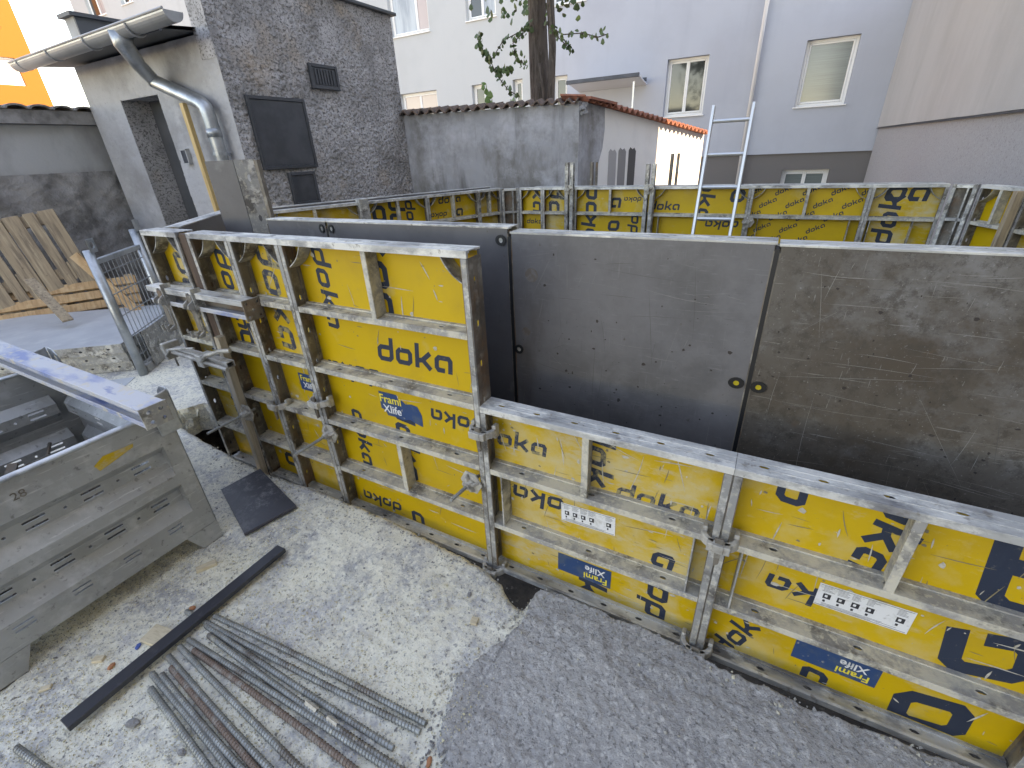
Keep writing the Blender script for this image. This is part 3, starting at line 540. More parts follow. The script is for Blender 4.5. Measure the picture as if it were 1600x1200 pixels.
# --- printed word built from stroked glyphs
def stroke(pts, wd, closed=False):
    n = len(pts); out = []
    P = [Vector((*p, 0)) for p in pts]; Lf = []; Rt = []
    for k in range(n):
        if closed: a, b = P[k - 1], P[(k + 1) % n]
        else: a, b = P[max(k - 1, 0)], P[min(k + 1, n - 1)]
        d1 = (P[k] - a).normalized() if (closed or k > 0) else (b - P[k]).normalized(); d2 = (b - P[k]).normalized() if (closed or k < n - 1) else d1
        n1 = Vector((-d1.y, d1.x, 0)); n2 = Vector((-d2.y, d2.x, 0)); mt = (n1 + n2).normalized(); sc = wd / 2 / max(.5, mt.dot(n1))
        Lf.append(P[k] + mt * sc); Rt.append(P[k] - mt * sc)
    rng = range(n) if closed else range(n - 1)
    return [(Lf[k], Lf[(k + 1) % n], Rt[(k + 1) % n], Rt[k]) for k in rng]
G = {'o': [([(.14, .22), (.24, .1), (.74, .1), (.86, .22), (.86, .58), (.76, .7), (.26, .7), (.14, .58)], True)],
     'd': [([(.86, 1.2), (.86, .22), (.74, .1), (.24, .1), (.14, .22), (.14, .58), (.26, .7), (.82, .7)], False)],
     'k': [([(.16, 0), (.16, 1.2)], False), ([(.2, .36), (.46, .42), (.88, .8)], False), ([(.44, .44), (.92, 0)], False)],
     'a': [([(.86, 0), (.86, .58), (.76, .7), (.2, .7)], False), ([(.86, .42), (.26, .42), (.14, .32), (.14, .2), (.24, .1), (.62, .1)], False)]}
G['a'] = [([(.86, -.02), (.86, .58), (.76, .7), (.26, .7), (.14, .58), (.14, .22), (.24, .1), (.58, .1)], False)]
def logo(parent, text, cx, cz, s, ang, rect, y, mat='ink', mirror=False):
    quads = []; adv = 1.1; W = adv * len(text) - .1
    for k, ch in enumerate(text):
        for pts, cl in G[ch]:
            for q in stroke(pts, .235, cl): quads.append([(p.x + k * adv - W / 2, p.y - .4) for p in q])
    ca, sa = math.cos(R(ang)), math.sin(R(ang)); bm = bmesh.new(); e = 0
    for q in quads:
        e += 1; f = []
        for px, pz in q:
            px += .12 * pz
            if mirror: px = -px
            px, pz = px * s, pz * s; f.append(bm.verts.new((cx + px * ca - pz * sa, y - .00004 * (e % 9), cz + px * sa + pz * ca)))
        bm.faces.new(f)
    x0, x1, z0, z1 = rect
    for co, no in (((x0, 0, 0), (-1, 0, 0)), ((x1, 0, 0), (1, 0, 0)), ((0, 0, z0), (0, 0, -1)), ((0, 0, z1), (0, 0, 1))):
        bmesh.ops.bisect_plane(bm, geom=bm.verts[:] + bm.edges[:] + bm.faces[:], plane_co=co, plane_no=no, clear_outer=True)
    if not bm.faces: bm.free(); return
    me = bpy.data.meshes.new('logo'); bm.to_mesh(me); bm.free(); me.materials.append(M[mat]); return link('logo', me, parent)
def text_mesh(txt, size, mat, parent, loc, rot, bold=.0, name='lettering'):
    cu = bpy.data.curves.new(name, 'FONT'); cu.body = txt; cu.size = size; cu.align_x = 'CENTER'; cu.align_y = 'CENTER'; cu.extrude = .0004; cu.offset = bold
    to = bpy.data.objects.new(name, cu); COL.objects.link(to); dg = bpy.context.evaluated_depsgraph_get()
    me = bpy.data.meshes.new_from_object(to.evaluated_get(dg)); bpy.data.objects.remove(to); me.materials.clear(); me.materials.append(M[mat])
    return link(name, me, parent, loc=loc, rot=rot)
def sticker(parent, cx, cz, wd, ht, ang, y, torn=False):
    b = MB()
    out = [(-wd / 2, -ht / 2), (wd / 2, -ht / 2), (wd / 2, ht / 2), (-wd / 2, ht / 2)]
    if torn: out = [(wd * a, ht * b_) for a, b_ in ((-.5, .5), (-.05, .5), (-.02, .22), (.06, .33), (.14, .2), (.28, .26), (.42, .22), (.46, .05), (.5, -.1), (.49, -.58), (.3, -.5), (.2, -.42), (.02, -.52), (-.1, -.46), (-.36, -.48), (-.4, -.28), (-.5, -.22))]
    b.prism(out, lambda p: (p[0], 0, p[1]), lambda p: (p[0], .0006, p[1]))
    o = b.build('sticker', 'label_blue', parent, loc=(cx, y - .0012, cz), rot=(0, R(-ang), 0))
    sx = -wd * .23 if torn else (-wd * .2 if ang == 0 else -wd * .22)
    if wd < .15: sx = 0
    text_mesh('Frami', ht * .46, 'label_yellow', o, (sx, -.0012, ht * .22), (R(90), 0, 0), .0007)
    text_mesh('Xlife', ht * .46, 'label_white', o, (sx + .004, -.0012, -ht * .2), (R(90), 0, 0), .0007)
    return o
def notice(parent, cx, cz, wd, ht, ang, y):
    o = MB().box((-wd / 2, 0, -ht / 2), (wd / 2, .0006, ht / 2)).build('notice', 'label_white', parent, loc=(cx, y - .0014, cz), rot=(0, R(-ang), 0))
    m = MB(); m.box((-wd / 2 + .004, -.0005, -ht / 2 + .004), (wd / 2 - .004, -.0004, -ht / 2 + .0055)).box((-wd / 2 + .004, -.0005, ht / 2 - .0055), (wd / 2 - .004, -.0004, ht / 2 - .004))
    for k in range(6):
        x = -wd / 2 + wd * (.07 + .155 * k)
        if k == 4: continue
        m.box((x, -.0005, -ht * .12), (x + wd * .085, -.0004, ht * .10)); m.box((x + .003, -.0005, -ht * .28), (x + wd * .04, -.0004, -ht * .18))
        for j in range(5): m.box((x - .004, -.0005, ht * (.2 + .05 * j)), (x + wd * random.uniform(.05, .12), -.0004, ht * (.2 + .05 * j) + .0012))
        m.box((x + wd * .02, -.0009, -ht * .05), (x + wd * .05, -.0008, ht * .05), 1)
    for j in range(3): m.box((-wd * .42, -.0005, -ht * (.34 + .04 * j)), (wd * random.uniform(.1, .4), -.0004, -ht * (.34 + .04 * j) + .001))
    m.build('print', ['label_dark', 'label_white'], o)
_cache = {}
def rail_mesh(kind, L):
    key = (kind, round(L, 4))
    if key in _cache: return _cache[key]
    m = MB(); ns = max(1, int(L / .15)); hs = [(L / ns) * (k + .5) for k in range(ns)]
    if kind in ('top', 'side'):    # channel: web with slots, front lip, rear lip; built along local +x, web at z=0 facing +z
        web = [(0, 0), (L, 0), (L, D), (0, D)]
        m.plate(web, [slot(a, D * .48, .017, .0065) for a in hs], (0, 0, 0), (1, 0, 0), (0, 1, 0), (0, 0, -1), T)
        m.box((0, 0, -.026), (L, .011, -T)); m.box((0, D - .02, -.0075), (L, D - .0012, -T)); m.box((0, .011, -.010), (L, .02, -T)); m.box((0, .062, -.009), (L, .07, -T))
        m.box((0, .030, 0), (L, .033, .0015)); m.box((0, .060, 0), (L, .063, .0015))
        mats = ['galv_top'] if kind == 'top' else ['galv_web']
    elif kind == 'bar':
        m.plate([(0, .008), (L, .008), (L, .078), (0, .078)], [slot(a, .036, .014, .0065) for a in [(L / max(1, int(L / .24))) * (k + .5) for k in range(max(1, int(L / .24)))]], (0, 0, 0), (1, 0, 0), (0, 1, 0), (0, 0, -1), T)
        m.box((0, 0, -.024), (L, .008, .002)); m.box((0, .058, 0), (L, .078, .006)); m.box((0, .05, -.022), (L, .054, -T)); m.box((0, .008, -.026), (L, .05, -.023))
        mats = ['galv_dusty']
    me = m.mesh(kind + '_rail', mats); _cache[key] = me; return me
def gusset_mesh(s):
    if ('gus', s) in _cache: return _cache[('gus', s)]
    m = MB(); n = 8; r = .115; arc = [(r - r * .75 * math.sin(math.pi / 2 * k / n) - .0, -r + r * .75 * math.cos(math.pi / 2 * k / n) * -1 + r * .75) for k in range(n + 1)]
    # diagonal curved sheet from the side rail (x=0,z=-r) to the top rail (x=r,z=0)
    pts = [(r * (k / n) ** 1.5, -r * (1 - k / n) ** 1.5) for k in range(n + 1)]
    pts = [(r * math.sin(math.pi / 2 * k / n) * .9 + .0, -r * math.cos(math.pi / 2 * k / n) * .9) for k in range(n + 1)]
    pts = [(.006 + r - r * math.cos(math.pi / 2 * k / n), -.006 - r + r * math.sin(math.pi / 2 * k / n)) for k in range(n + 1)]
    pts = [(.5 * (a + .006 + r * k / n), .5 * (b - .006 - r + r * k / n)) for k, (a, b) in enumerate(pts)]
    pts = [(.006 + r * k / n + .012 * math.sin(math.pi * k / n), -.006 - r + r * k / n - .012 * math.sin(math.pi * k / n)) for k in range(n + 1)]
    poly = pts + [(a + .003, b - .003) for a, b in reversed(pts)]
    m.prism([(p[0] * s, p[1]) for p in poly], lambda p: (p[0], .012, p[1]), lambda p: (p[0], .076, p[1])); me = m.mesh('gusset', 'galv'); _cache[('gus', s)] = me; return me
def panel(label, w_, h, loc, rotz, sheet='yellow', face='grey_ply', bars=None, struts=(), fins=(), gussets=True, marks=(), stick=None, ink='ink', topmat=True, group='formwork panels', low=False):
    """frame profile depth D; local y=0 is the ribbed back, y=D the form face"""
    t = thing('formwork_shutter', label, 'formwork', loc, (0, 0, rotz), group)
    sh = MB(); sh.box((.006, .0778, .006), (w_ - .006, .0785, h - .006), 0).box((.006, .0787, .006), (w_ - .006, .0905, h - .006), 1); sh.build('face_sheet', [sheet, face], t)
    e = .0008
    link('top_rail', rail_mesh('top', w_), t, loc=(0, 0, h), bevel=.0015)
    o = link('bottom_rail', rail_mesh('top', w_), t, loc=(0, 0, .0), bevel=0); o.scale = (1, 1, -1)
    o2 = link('side_rail', rail_mesh('side', h - .054), t, loc=(e, 0, .027), rot=(0, R(-90), 0))       # web outside at x=0
    o3 = link('side_rail', rail_mesh('side', h - .054), t, loc=(w_ - e, 0, .027), rot=(0, R(-90), 0)); o3.scale = (1, 1, -1)
    for o_, x in ((o2, 0.0002), (o3, w_ - .0262)):
        MB().box((x, -.001, .02), (x + .026, .010, h - .026)).build('rail_lip', 'galv', t, bevel=.003)
    if bars is None: bars = [h - .3 * k for k in range(1, int(round(h / .3)))]
    bm_ = rail_mesh('bar', w_ - .016)
    for z in bars: link('cross_bar', bm_, t, loc=(.008, .001, z), bevel=.0012)
    for x, z0, z1 in struts:
        MB().box((x - .013, .004, z0), (x + .013, .012, z1)).box((x - .003, .012, z0), (x + .003, .0775, z1)).build('strut', 'galv_dusty', t, bevel=.0015)
    for x, z0, z1 in fins:
        MB().box((x - .003, .004, z0), (x + .003, .0775, z1)).build('strut', 'galv', t, bevel=.001)
    if gussets:
        link('gusset', gusset_mesh(1), t, loc=(.005, 0, h - .005)); link('gusset', gusset_mesh(-1), t, loc=(w_ - .005, 0, h - .005))
    rect = (.012, w_ - .012, .012, h - .012)
    for mk in marks: logo(t, mk[0], mk[1], mk[2], mk[3], mk[4], rect, .0774, mk[5] if len(mk) > 5 else ink, mk[6] if len(mk) > 6 else False)
    if group == 'formwork panels':
        k_ = {'yellow': 1, 'yellow_mid': 2, 'yellow_dirty': 3}[sheet]; a_ = w_ * h
        wear(t, rect, .0771, -1, int(28 * k_ * a_), int(26 * k_ * a_), 'cement_spot', 'cement_spot', .011, .16, .4, .0028); wear(t, rect, .0770, -1, int(45 * a_), int(22 * k_ * a_), 'grime', 'grime', .005, .12, .6, .0016)
    for s_ in (stick or ()):
        if s_[0] == 'S': sticker(t, *s_[1:6], .0774, *(s_[6:]))
        else: notice(t, *s_[1:6], .0774)
    return t
YF, Z0 = 1.2876, -.037
M['dot_dark'] = make_mat('pitted_mark', (.045, .035, .03), .8); M['scratch_pale'] = make_mat('pale_scratch', (.27, .262, .245), .8); M['scratch_dark'] = make_mat('dark_scratch', (.09, .085, .08), .8); M['stain_brown'] = make_mat('brown_stain', (.135, .11, .09), .7, 0, [layer((.17, .16, .155), 30, .45, .6, amt=.8)])
M['cement_spot'] = make_mat('cement_spot', (.52, .49, .42), .9, 0, [layer((.40, .37, .31), 60, .45, .6)]); M['grime'] = make_mat('grime_scuff', (.24, .20, .12), .9)
def wear(parent, rect, y, sgn, dots, scr, dmat, smat, rmax=.004, smax=.4, horiz=.5, wid=.0011):
    x0, x1, z0, z1 = rect; rnd = random.Random(int(x0 * 1000) + int(x1 * 7919) + dots)
    for nm, mt, cnt in (('pit_marks', dmat, dots), ('scratches', smat, scr)):
        if not cnt: continue
        m = MB()
        for k in range(cnt):
            x, z = rnd.uniform(x0, x1), rnd.uniform(z0, z1); yy = y + sgn * (.0002 + .00002 * (k % 12))
            if nm == 'pit_marks':
                rr = rmax * rnd.random() ** 2.2 + .0009; e = rnd.uniform(.5, 1.6); nn = 7; ph = rnd.random() * 6
                m.face([(x + rr * e * (1 + .3 * math.sin(3 * q + ph)) * math.cos(q), yy, z + rr * (1 + .3 * math.sin(2 * q + ph)) * math.sin(q)) for q in [6.283 * t_ / nn for t_ in range(nn)]])
            else:
                L = smax * rnd.random() ** 2 + .02; a = rnd.gauss(0, .1) if rnd.random() < horiz else rnd.gauss(1.57, .16) if rnd.random() < .7 else rnd.uniform(.3, 2.8); cv = rnd.uniform(-.03, .03) * L; w_ = wid * rnd.uniform(.4, 1.2); P = []
                for q in range(6): t_ = q / 5; px, pz = L * t_, cv * math.sin(math.pi * t_); P.append((x + px * math.cos(a) - pz * math.sin(a), z + px * math.sin(a) + pz * math.cos(a)))
                nx, nz = -math.sin(a), math.cos(a)
                if not all(x0 <= p[0] <= x1 and z0 <= p[1] <= z1 for p in P): continue
                for q in range(5):
                    h0, h1 = w_ * math.sin(math.pi * (q + .25) / 5.5), w_ * math.sin(math.pi * (q + 1.25) / 5.5)
                    m.face([(P[q][0] - nx * h0, yy, P[q][1] - nz * h0), (P[q + 1][0] - nx * h1, yy, P[q + 1][1] - nz * h1), (P[q + 1][0] + nx * h1, yy, P[q + 1][1] + nz * h1), (P[q][0] + nx * h0, yy, P[q][1] + nz * h0)])
        if m.f: o = m.build(nm, mt, parent); o['kind'] = 'stuff'
def mk(x0, lst): return [(a, b - x0, c - Z0, *r) for a, b, c, *r in lst]
H4 = 1.5
# front row, tall panels
panel('narrow grimy panel at the far left end of the front row', .345, H4, (-2.992, YF, Z0), 0, 'yellow_dirty', ink='ink_worn', marks=[('doka', .14, 1.1, .13, -90, 'ink_worn'), ('oka', .2, .5, .12, -90, 'ink_worn')], stick=[('S', .2, .76, .12, .1, 0)])
panel('narrow panel right of the brown timber filler in the front row', .333, H4, (-2.556, YF, Z0), 0, 'yellow', marks=[('da', .17, .93, .12, 0), ('doka', .1, 1.2, .1, -90), ('ok', .22, .12, .12, 0)], stick=[('S', .245, .75, .12, .1, 0)])
panel('narrow worn panel beside the wide panel in the front row', .363, H4, (-2.223, YF, Z0), 0, 'yellow_mid', ink='ink_worn', marks=[('doka', .13, 1.2, .13, -90, 'ink_worn')], stick=[('S', .20, .74, .13, .1, 0)])
X4 = -1.86
panel('wide clean yellow panel with a large upright word in the tall front row', .975, H4, (X4, YF, Z0), 0, 'yellow',
      struts=[(.49, 1.2, 1.475), (.49, .3, .575)],
      marks=mk(X4, [('doka', -1.258, .975, .0966, 0), ('doka', -1.715, 1.24, .088, -90), ('koa', -1.375, 1.33, .118, -90), ('doka', -1.65, .842, .08, 180), ('oka', -1.10, .715, .066, 180), ('doka', -1.70, .44, .082, -90), ('doka', -1.395, .50, .107, -90), ('doka', -1.653, .036, .066, 180), ('o', -1.40, -.0, .1, -90)]),
      stick=[('S', -1.385 - X4, .70 - Z0, .25, .13, 0, True)])
XL = -.885
panel('low worn yellow panel between the tall row and the right end', .92, .9, (XL, YF, Z0), 0, 'yellow_dirty', bars=[.6, .3], gussets=False, ink='ink_worn',
      struts=[(.44, .6, .875)], fins=[(.075, .3, .575), (.845, .3, .575)],
      marks=mk(XL, [('oka', -.745, .676, .072, 0, 'ink_worn'), ('doka', -.425, .667, .09, -90, 'ink_worn'), ('doka', -.19, .575, .07, 0, 'ink_worn'), ('oka', -.676, .424, .075, 180, 'ink'), ('a', -.138, .305, .09, 0, 'ink'), ('k', -.434, -.01, .11, -90, 'ink'), ('do', -.139, .067, .1, 90, 'ink')]),
      stick=[('N', -.449 - XL, .395 - Z0, .232, .095, 2), ('S', -.456 - XL, .09 - Z0, .245, .105, 180)])
XR = .036
panel('low bright yellow panel at the right end of the front row', .92, .9, (XR, YF, Z0), 0, 'yellow_mid', bars=[.6, .3], gussets=False,
      struts=[(.455, .6, .875)], fins=[(.075, .3, .575)],
      marks=mk(XR, [('ko', .205, .83, .1, -90), ('oka', .455, .70, .10, -97), ('d', .80, .64, .24, 0, 'ink', True), ('ka', .283, .388, .075, 180), ('a', .79, .37, .22, 195), ('dok', .168, .04, .075, 70), ('o', .433, -.012, .1, -90), ('o', .75, .035, .21, 10)]),
      stick=[('N', .478 - XR, .40 - Z0, .25, .1, 0), ('S', .472 - XR, .105 - Z0, .25, .095, 180)])
o = MB().box((-2.645, YF + .012, Z0), (-2.559, YF + .085, 1.455)).build('timber_filler', 'brown_timber', bevel=.003); tag(o, 'dark brown timber filler post between two narrow panels', 'timber')
o = MB().box((-.02, -.02, 0), (.02, .02, 1.03)).build('timber_strip', 'pale_batten', loc=(-2.585, YF - .022, -.1), rot=(0, R(3), 0), bevel=.002); tag(o, 'pale timber batten wedged upright through the bar clamp', 'timber')
# inner row: grey form faces towards us
YI = 1.70
def inner(label, x0, x1, top, h, face, edge='galv_top'):
    t = panel(label, x1 - x0 - .006, h, (x1 - .003, YI + D, top - h), math.pi, 'yellow_mid', face, gussets=False, group='inner formwork panels')
    return t
inner('narrow grey panel behind the tall front row, left of two tie holes', -2.50, -2.02, 1.478, 1.5, 'grey_ply2')
inner('dark grey panel half hidden behind the wide front panel', -2.02, -.946, 1.478, 1.5, 'grey_ply2')
t1 = inner('smooth dark grey form panel facing us in the middle', -.946, .029, 1.46, 1.5, 'grey_ply')
t2 = inner('scratched brown grey form panel facing us at the right', .029, 1.40, 1.455, 1.5, 'brown_ply')
inner('brown grey form panel continuing out of the frame on the right', 1.40, 2.0, 1.455, 1.5, 'brown_ply')
wear(t1, (.02, .95, .05, 1.46), .0906, 1, 190, 60, 'dot_dark', 'scratch_dark', .0055, .35, .5, .0007); wear(t1, (.021, .951, .05, 1.46), .0910, 1, 0, 90, 'dot_dark', 'scratch_pale', .004, .3, .5, .0004)
wear(t2, (.02, 1.34, .05, 1.46), .0906, 1, 260, 240, 'dot_dark', 'scratch_pale', .005, .5, .65, .0006); wear(t2, (.021, 1.341, .05, 1.46), .0910, 1, 0, 90, 'dot_dark', 'scratch_dark', .004, .4, .6, .0007)
for x, z, r_ in ((-.848, 1.289, .03), (-.88, 1.034, .021)):
    MB().prism(circ(.029 - .003 - x, z + .04, r_, 20), lambda p: (p[0], .0907, p[1]), lambda p: (p[0], .0909, p[1])).build('round_stain', 'stain_brown', t1)
for k, x in enumerate((-2.02, -.946, .029, 1.40)):
    o = MB().box((x - .007, YI - .001, -.04), (x + .007, YI + .06, 1.44)).build('joint_seal', 'black_rubber'); tag(o, ['dark joint strip between the two left grey panels', 'dark joint strip left of the smooth middle grey panel', 'dark joint strip between smooth grey and brown grey panels', 'dark joint strip near the right frame edge'][k], 'strip', 'joint strips')
def plug(x, z, wide, yellow_, lb):
    t = thing('tie_hole_sleeve', lb, 'sleeve', (x, YI - .001, z), group='tie hole sleeves')
    out = [(wide * .022 * math.cos(a) + (0), .022 * math.sin(a)) for a in [2 * math.pi * k / 16 for k in range(16)]]
    MB().plate(out, [circ(0, 0, .0105, 10)], (0, 0, 0), (1, 0, 0), (0, 0, 1), (0, -1, 0), .004).build('ring', 'black_rubber', t)
    MB().prism(circ(0, 0, .011, 10), lambda p: (p[0], -.0005, p[1]), lambda p: (p[0], -.001, p[1])).build('core', 'hole_yellow' if yellow_ else 'galv', t)
plug(-.918, .945, 1.0, False, 'black tie hole at the left edge of the smooth grey panel'); plug(-.012, .955, 1.25, True, 'oval tie hole with yellow core, left of the joint'); plug(.062, .952, 1.25, True, 'oval tie hole with yellow core, right of the joint')
plug(-.985, 1.425, 1.15, False, 'ringed tie hole in the top corner of the half hidden panel'); plug(-2.055, 1.44, .8, False, 'small tie hole left of the far left joint'); plug(-1.985, 1.44, .8, False, 'small tie hole right of the far left joint')
# back wall, left return, right return: ribbed yellow backs face us
YK, ZK, HK = 5.34, 1.36, 1.5
def backp(label, x0, x1, **kw):
    return panel(label, x1 - x0, HK, (x0, YK, ZK - HK), 0, group='back formwork panels', bars=[HK - .275, HK - .55, HK - .825, HK - 1.1], **kw)
backp('narrow yellow panel first right of the far left corner', -2.80, -2.49, sheet='yellow', marks=[('ka', .2, 1.35, .14, -90), ('doka', .16, 1.1, .05, 0)])
backp('narrow blotchy yellow panel second right of the far corner', -2.49, -2.18, sheet='yellow_dirty', ink='ink_worn', marks=[('do', .12, 1.36, .17, -90, 'ink_worn')])
backp('worn yellow back panel with a small reversed word left of the ladder', -2.08, -1.25, sheet='yellow_mid', struts=[(.42, 1.225, 1.475)], marks=[('od', .18, 1.35, .16, 90), ('doka', .66, 1.37, .045, 180), ('a', .47, 1.33, .13, 0), ('ok', .18, 1.05, .15, 90), ('o', .46, 1.08, .14, 0), ('do', .7, 1.1, .1, 90)])
backp('yellow back panel behind the ladder with an upright word', -1.19, -.24, sheet='yellow', fins=[(.08, .95, 1.2)], marks=[('doka', .12, 1.29, .075, 0), ('oka', .52, 1.36, .13, -90), ('o', .83, 1.4, .14, 0), ('doka', .72, 1.13, .075, 180)])
diag = [('doka', .05 + .23 * i - .12 * j, 1.45 - .115 * j + .0 * i, .037, 27) for i in range(5) for j in range(5)]
backp('yellow back panel covered with small slanted words', -.24, .72, sheet='yellow', struts=[(.48, 1.225, 1.475)], fins=[(.1, .95, 1.2), (.86, .95, 1.2)], marks=diag)
backp('stained yellow back panel right of the slanted words', .72, 1.24, sheet='yellow_dirty', marks=[('oa', .27, 1.42, .15, 0), ('dok', .2, 1.2, .14, 90)], fins=[(.05, .95, 1.2), (.36, .95, 1.2)])
def between(label, a, b, z, h, **kw):
    a, b = Vector(a), Vector(b); return panel(label, (b - a).length, h, (a.x, a.y, z - h), math.atan2((b - a).y, (b - a).x), group='return formwork panels', bars=[h - .275, h - .55, h - .825, h - 1.1], **kw)
A, B_ = Vector((-4.03, 2.74)), Vector((-2.98, 5.20))
def onret(t): return A.lerp(B_, t)
def tpix(x, y=None): return x
seg = [(0.0, .335, 'dark shaded return panel left of the upright post', 'yellow_dirty', []), (.36, .62, 'yellow return panel beside the upright post', 'yellow', [('o', .15, 1.36, .18, -90), ('da', .33, 1.36, .16, -90), ('doka', .5, 1.25, .1, -90)]), (.62, .875, 'yellow return panel with an upright word at its top', 'yellow_mid', [('doka', .33, 1.42, .07, 0), ('doka', .17, 1.28, .05, 180), ('a', .45, 1.28, .1, 0)]), (.875, 1.0, 'narrow worn return panel beside the far left corner', 'yellow_dirty', [])]
for a, b, lb, sh_, mk_ in seg:
    between(lb, onret(a), onret(b), ZK + .01, HK, sheet=sh_, marks=mk_, struts=[((b - a) * (B_ - A).length * .5, 1.225, 1.475)])
o = MB().box((-.05, -.03, -1.5), (.05, .06, .03)).build('corner_post', 'galv', loc=(*onret(.347), ZK + .012), rot=(0, 0, math.atan2(2.46, 1.05)), bevel=.004); tag(o, 'upright steel post standing proud in the left return wall', 'post')
# outer sheet line behind the return wall
nv = Vector((-(B_ - A).y, (B_ - A).x)).normalized()
a2, b2 = A + nv * .32 + Vector((-.15, -.3)), B_ + nv * .30
panel('outer grey panel line behind the left return wall', (b2 - a2).length, HK, (b2.x, b2.y, ZK + .02 - HK), math.atan2((a2 - b2).y, (a2 - b2).x), 'yellow_mid', 'grey_ply2', gussets=False, group='return formwork panels')
# inside corner elements (dark sheet)
def corner_piece(lb, a, b, z, h):
    a, b = Vector(a), Vector(b); L = (b - a).length; t = thing('corner_element', lb, 'corner', (a.x, a.y, z - h), (0, 0, math.atan2((b - a).y, (b - a).x)), group='formwork corner elements')
    MB().box((.03, .05, 0), (L - .03, .056, h - .005)).build('web', 'galv_web', t)
    MB().box((0, 0, 0), (.03, .075, h)).build('side_rail', 'galv', t, bevel=.003); MB().box((L - .03, 0, 0), (L, .075, h)).build('side_rail', 'galv', t, bevel=.003)
    MB().box((.03, 0, h - .03), (L - .03, .07, h - .004)).build('top_rail', 'galv_top', t, bevel=.002)
    for k in (.275, .55, .825): MB().box((.03, .0, h - k - .012), (L - .03, .05, h - k + .012)).build('cross_bar', 'galv', t, bevel=.002)
    MB().box((L * .62, .0, 0), (L * .62 + .012, .05, h - .03)).build('rib', 'galv', t)
corner_piece('dark hinged corner element at the far left corner', (-2.975, 5.21), (-2.805, 5.335), ZK, HK)
corner_piece('dark corner element at the far right corner', (1.25, 5.335), (1.40, 5.27), ZK, HK)
between('yellow streaked return panel right of the dark corner element', (1.41, 5.25), (1.56, 4.86), ZK, HK, sheet='yellow', struts=[(.2, 1.225, 1.475)])
between('grimy return panel cut by the right frame edge', (1.56, 4.84), (1.92, 3.8), ZK, HK, sheet='yellow_dirty')
o = MB().box((-.025, -.02, 0), (.025, .02, 1.0)).build('timber_batten', 'old_wood', loc=(1.50, 4.78, .35), rot=(0, 0, R(20))); tag(o, 'pale batten upright at the right return panel', 'timber')
# outer back line (top rails showing behind)
panel('outer form panel line behind the back wall', 4.1, HK, (-2.8, YK + .42, ZK - HK - .02), 0, 'yellow_mid', gussets=False, group='back formwork panels')
# stop-end at the left of the front row and the standing grey element
panel('stop end panel running back from the left of the front row', .95, 1.5, (-3.62, 2.12, 1.46 - 1.5), math.atan2(1.40 - 2.12, -2.99 + 3.62), 'yellow_mid', 'grey_ply2', gussets=False, group='return formwork panels')
g = thing('standing_form_element', 'tall narrow grey form element standing above the others near the shed', 'panel', (-2.98, 1.80, .0), (0, R(0), R(22)))
MB().box((-.06, 0, 0), (.12, .012, 1.78)).build('face_sheet', 'grey_ply2', g)
m = MB(); m.plate([(0, 0), (.11, 0), (.11, 1.78), (0, 1.78)], [[(b, a) for a, b in slot(z, .06, .022, .009)] for z in (1.0, 1.28, 1.45, 1.68)], (.124, .0, 0), (0.87, .49, 0), (0, 0, 1), (-.49, .87, 0), .006); m.build('side_rail', 'galv', g)
MB().box((.218, .05, 0), (.238, .085, 1.775)).build('rear_lip', 'galv_web', g); MB().box((-.06, .013, 1.74), (.12, .05, 1.775)).build('top_rail', 'galv', g)
# ---- clamps
def clamp_meshes():
    ring = [(.062 * math.cos(a), .052 * math.sin(a)) for a in [R(-200 + 220 * k / 14) for k in range(15)]] + [(.044 * math.cos(a), .034 * math.sin(a)) for a in [R(20 - 220 * k / 14) for k in range(15)]]
    j = MB(); j.prism(ring, lambda p: (p[0], p[1], -.014), lambda p: (p[0] * .94, p[1] * .94, .016)); j.box((-.036, -.058, -.016), (-.016, -.030, .016)).box((.016, -.058, -.016), (.036, -.030, .016)).box((-.0165, -.060, -.016), (.0165, -.048, .016)).box((-.0165, -.036, -.016), (.0165, -.028, .016))
    h = MB(); h.box((-.058, .0, -.03), (-.040, .03, .03)).box((.040, .0, -.03), (.058, .03, .03))
    wv = MB(); wv.prism([(-.014, .035), (.014, .035), (.010, -.075), (-.004, -.085)], lambda p: (p[0], -.047, p[1]), lambda p: (p[0], -.037, p[1]))
    return j.mesh('jaw', 'clamp'), h.mesh('hook', 'clamp'), wv.mesh('wedge', 'galv_web')
JM, HM, WM = clamp_meshes()
def clamp(x, y, z, lb, rz=0, rx=0):
    t = thing('formwork_clamp', lb, 'clamp', (x, y, z), (rx, 0, rz), 'formwork clamps')
    link('jaw', JM, t, bevel=.004); link('hook', HM, t, bevel=.003); link('wedge', WM, t, bevel=.002)
clamp(XL + .002, YF + .012, .75, 'clamp on the joint of the wide yellow panel, above the low panels'); clamp(XR, YF + .012, .565, 'clamp in the middle of the joint between the two low panels'); clamp(XR, YF + .012, .0, 'clamp at the foot of the joint between the two low panels')
clamp(XL, YF + .012, -.03, 'clamp at the foot of the wide yellow panel by the hole'); clamp(-2.22, YF + .012, .565, 'clamp on the joint between the two narrow panels'); clamp(X4, YF + .012, .665, 'clamp at the left edge of the wide yellow panel')
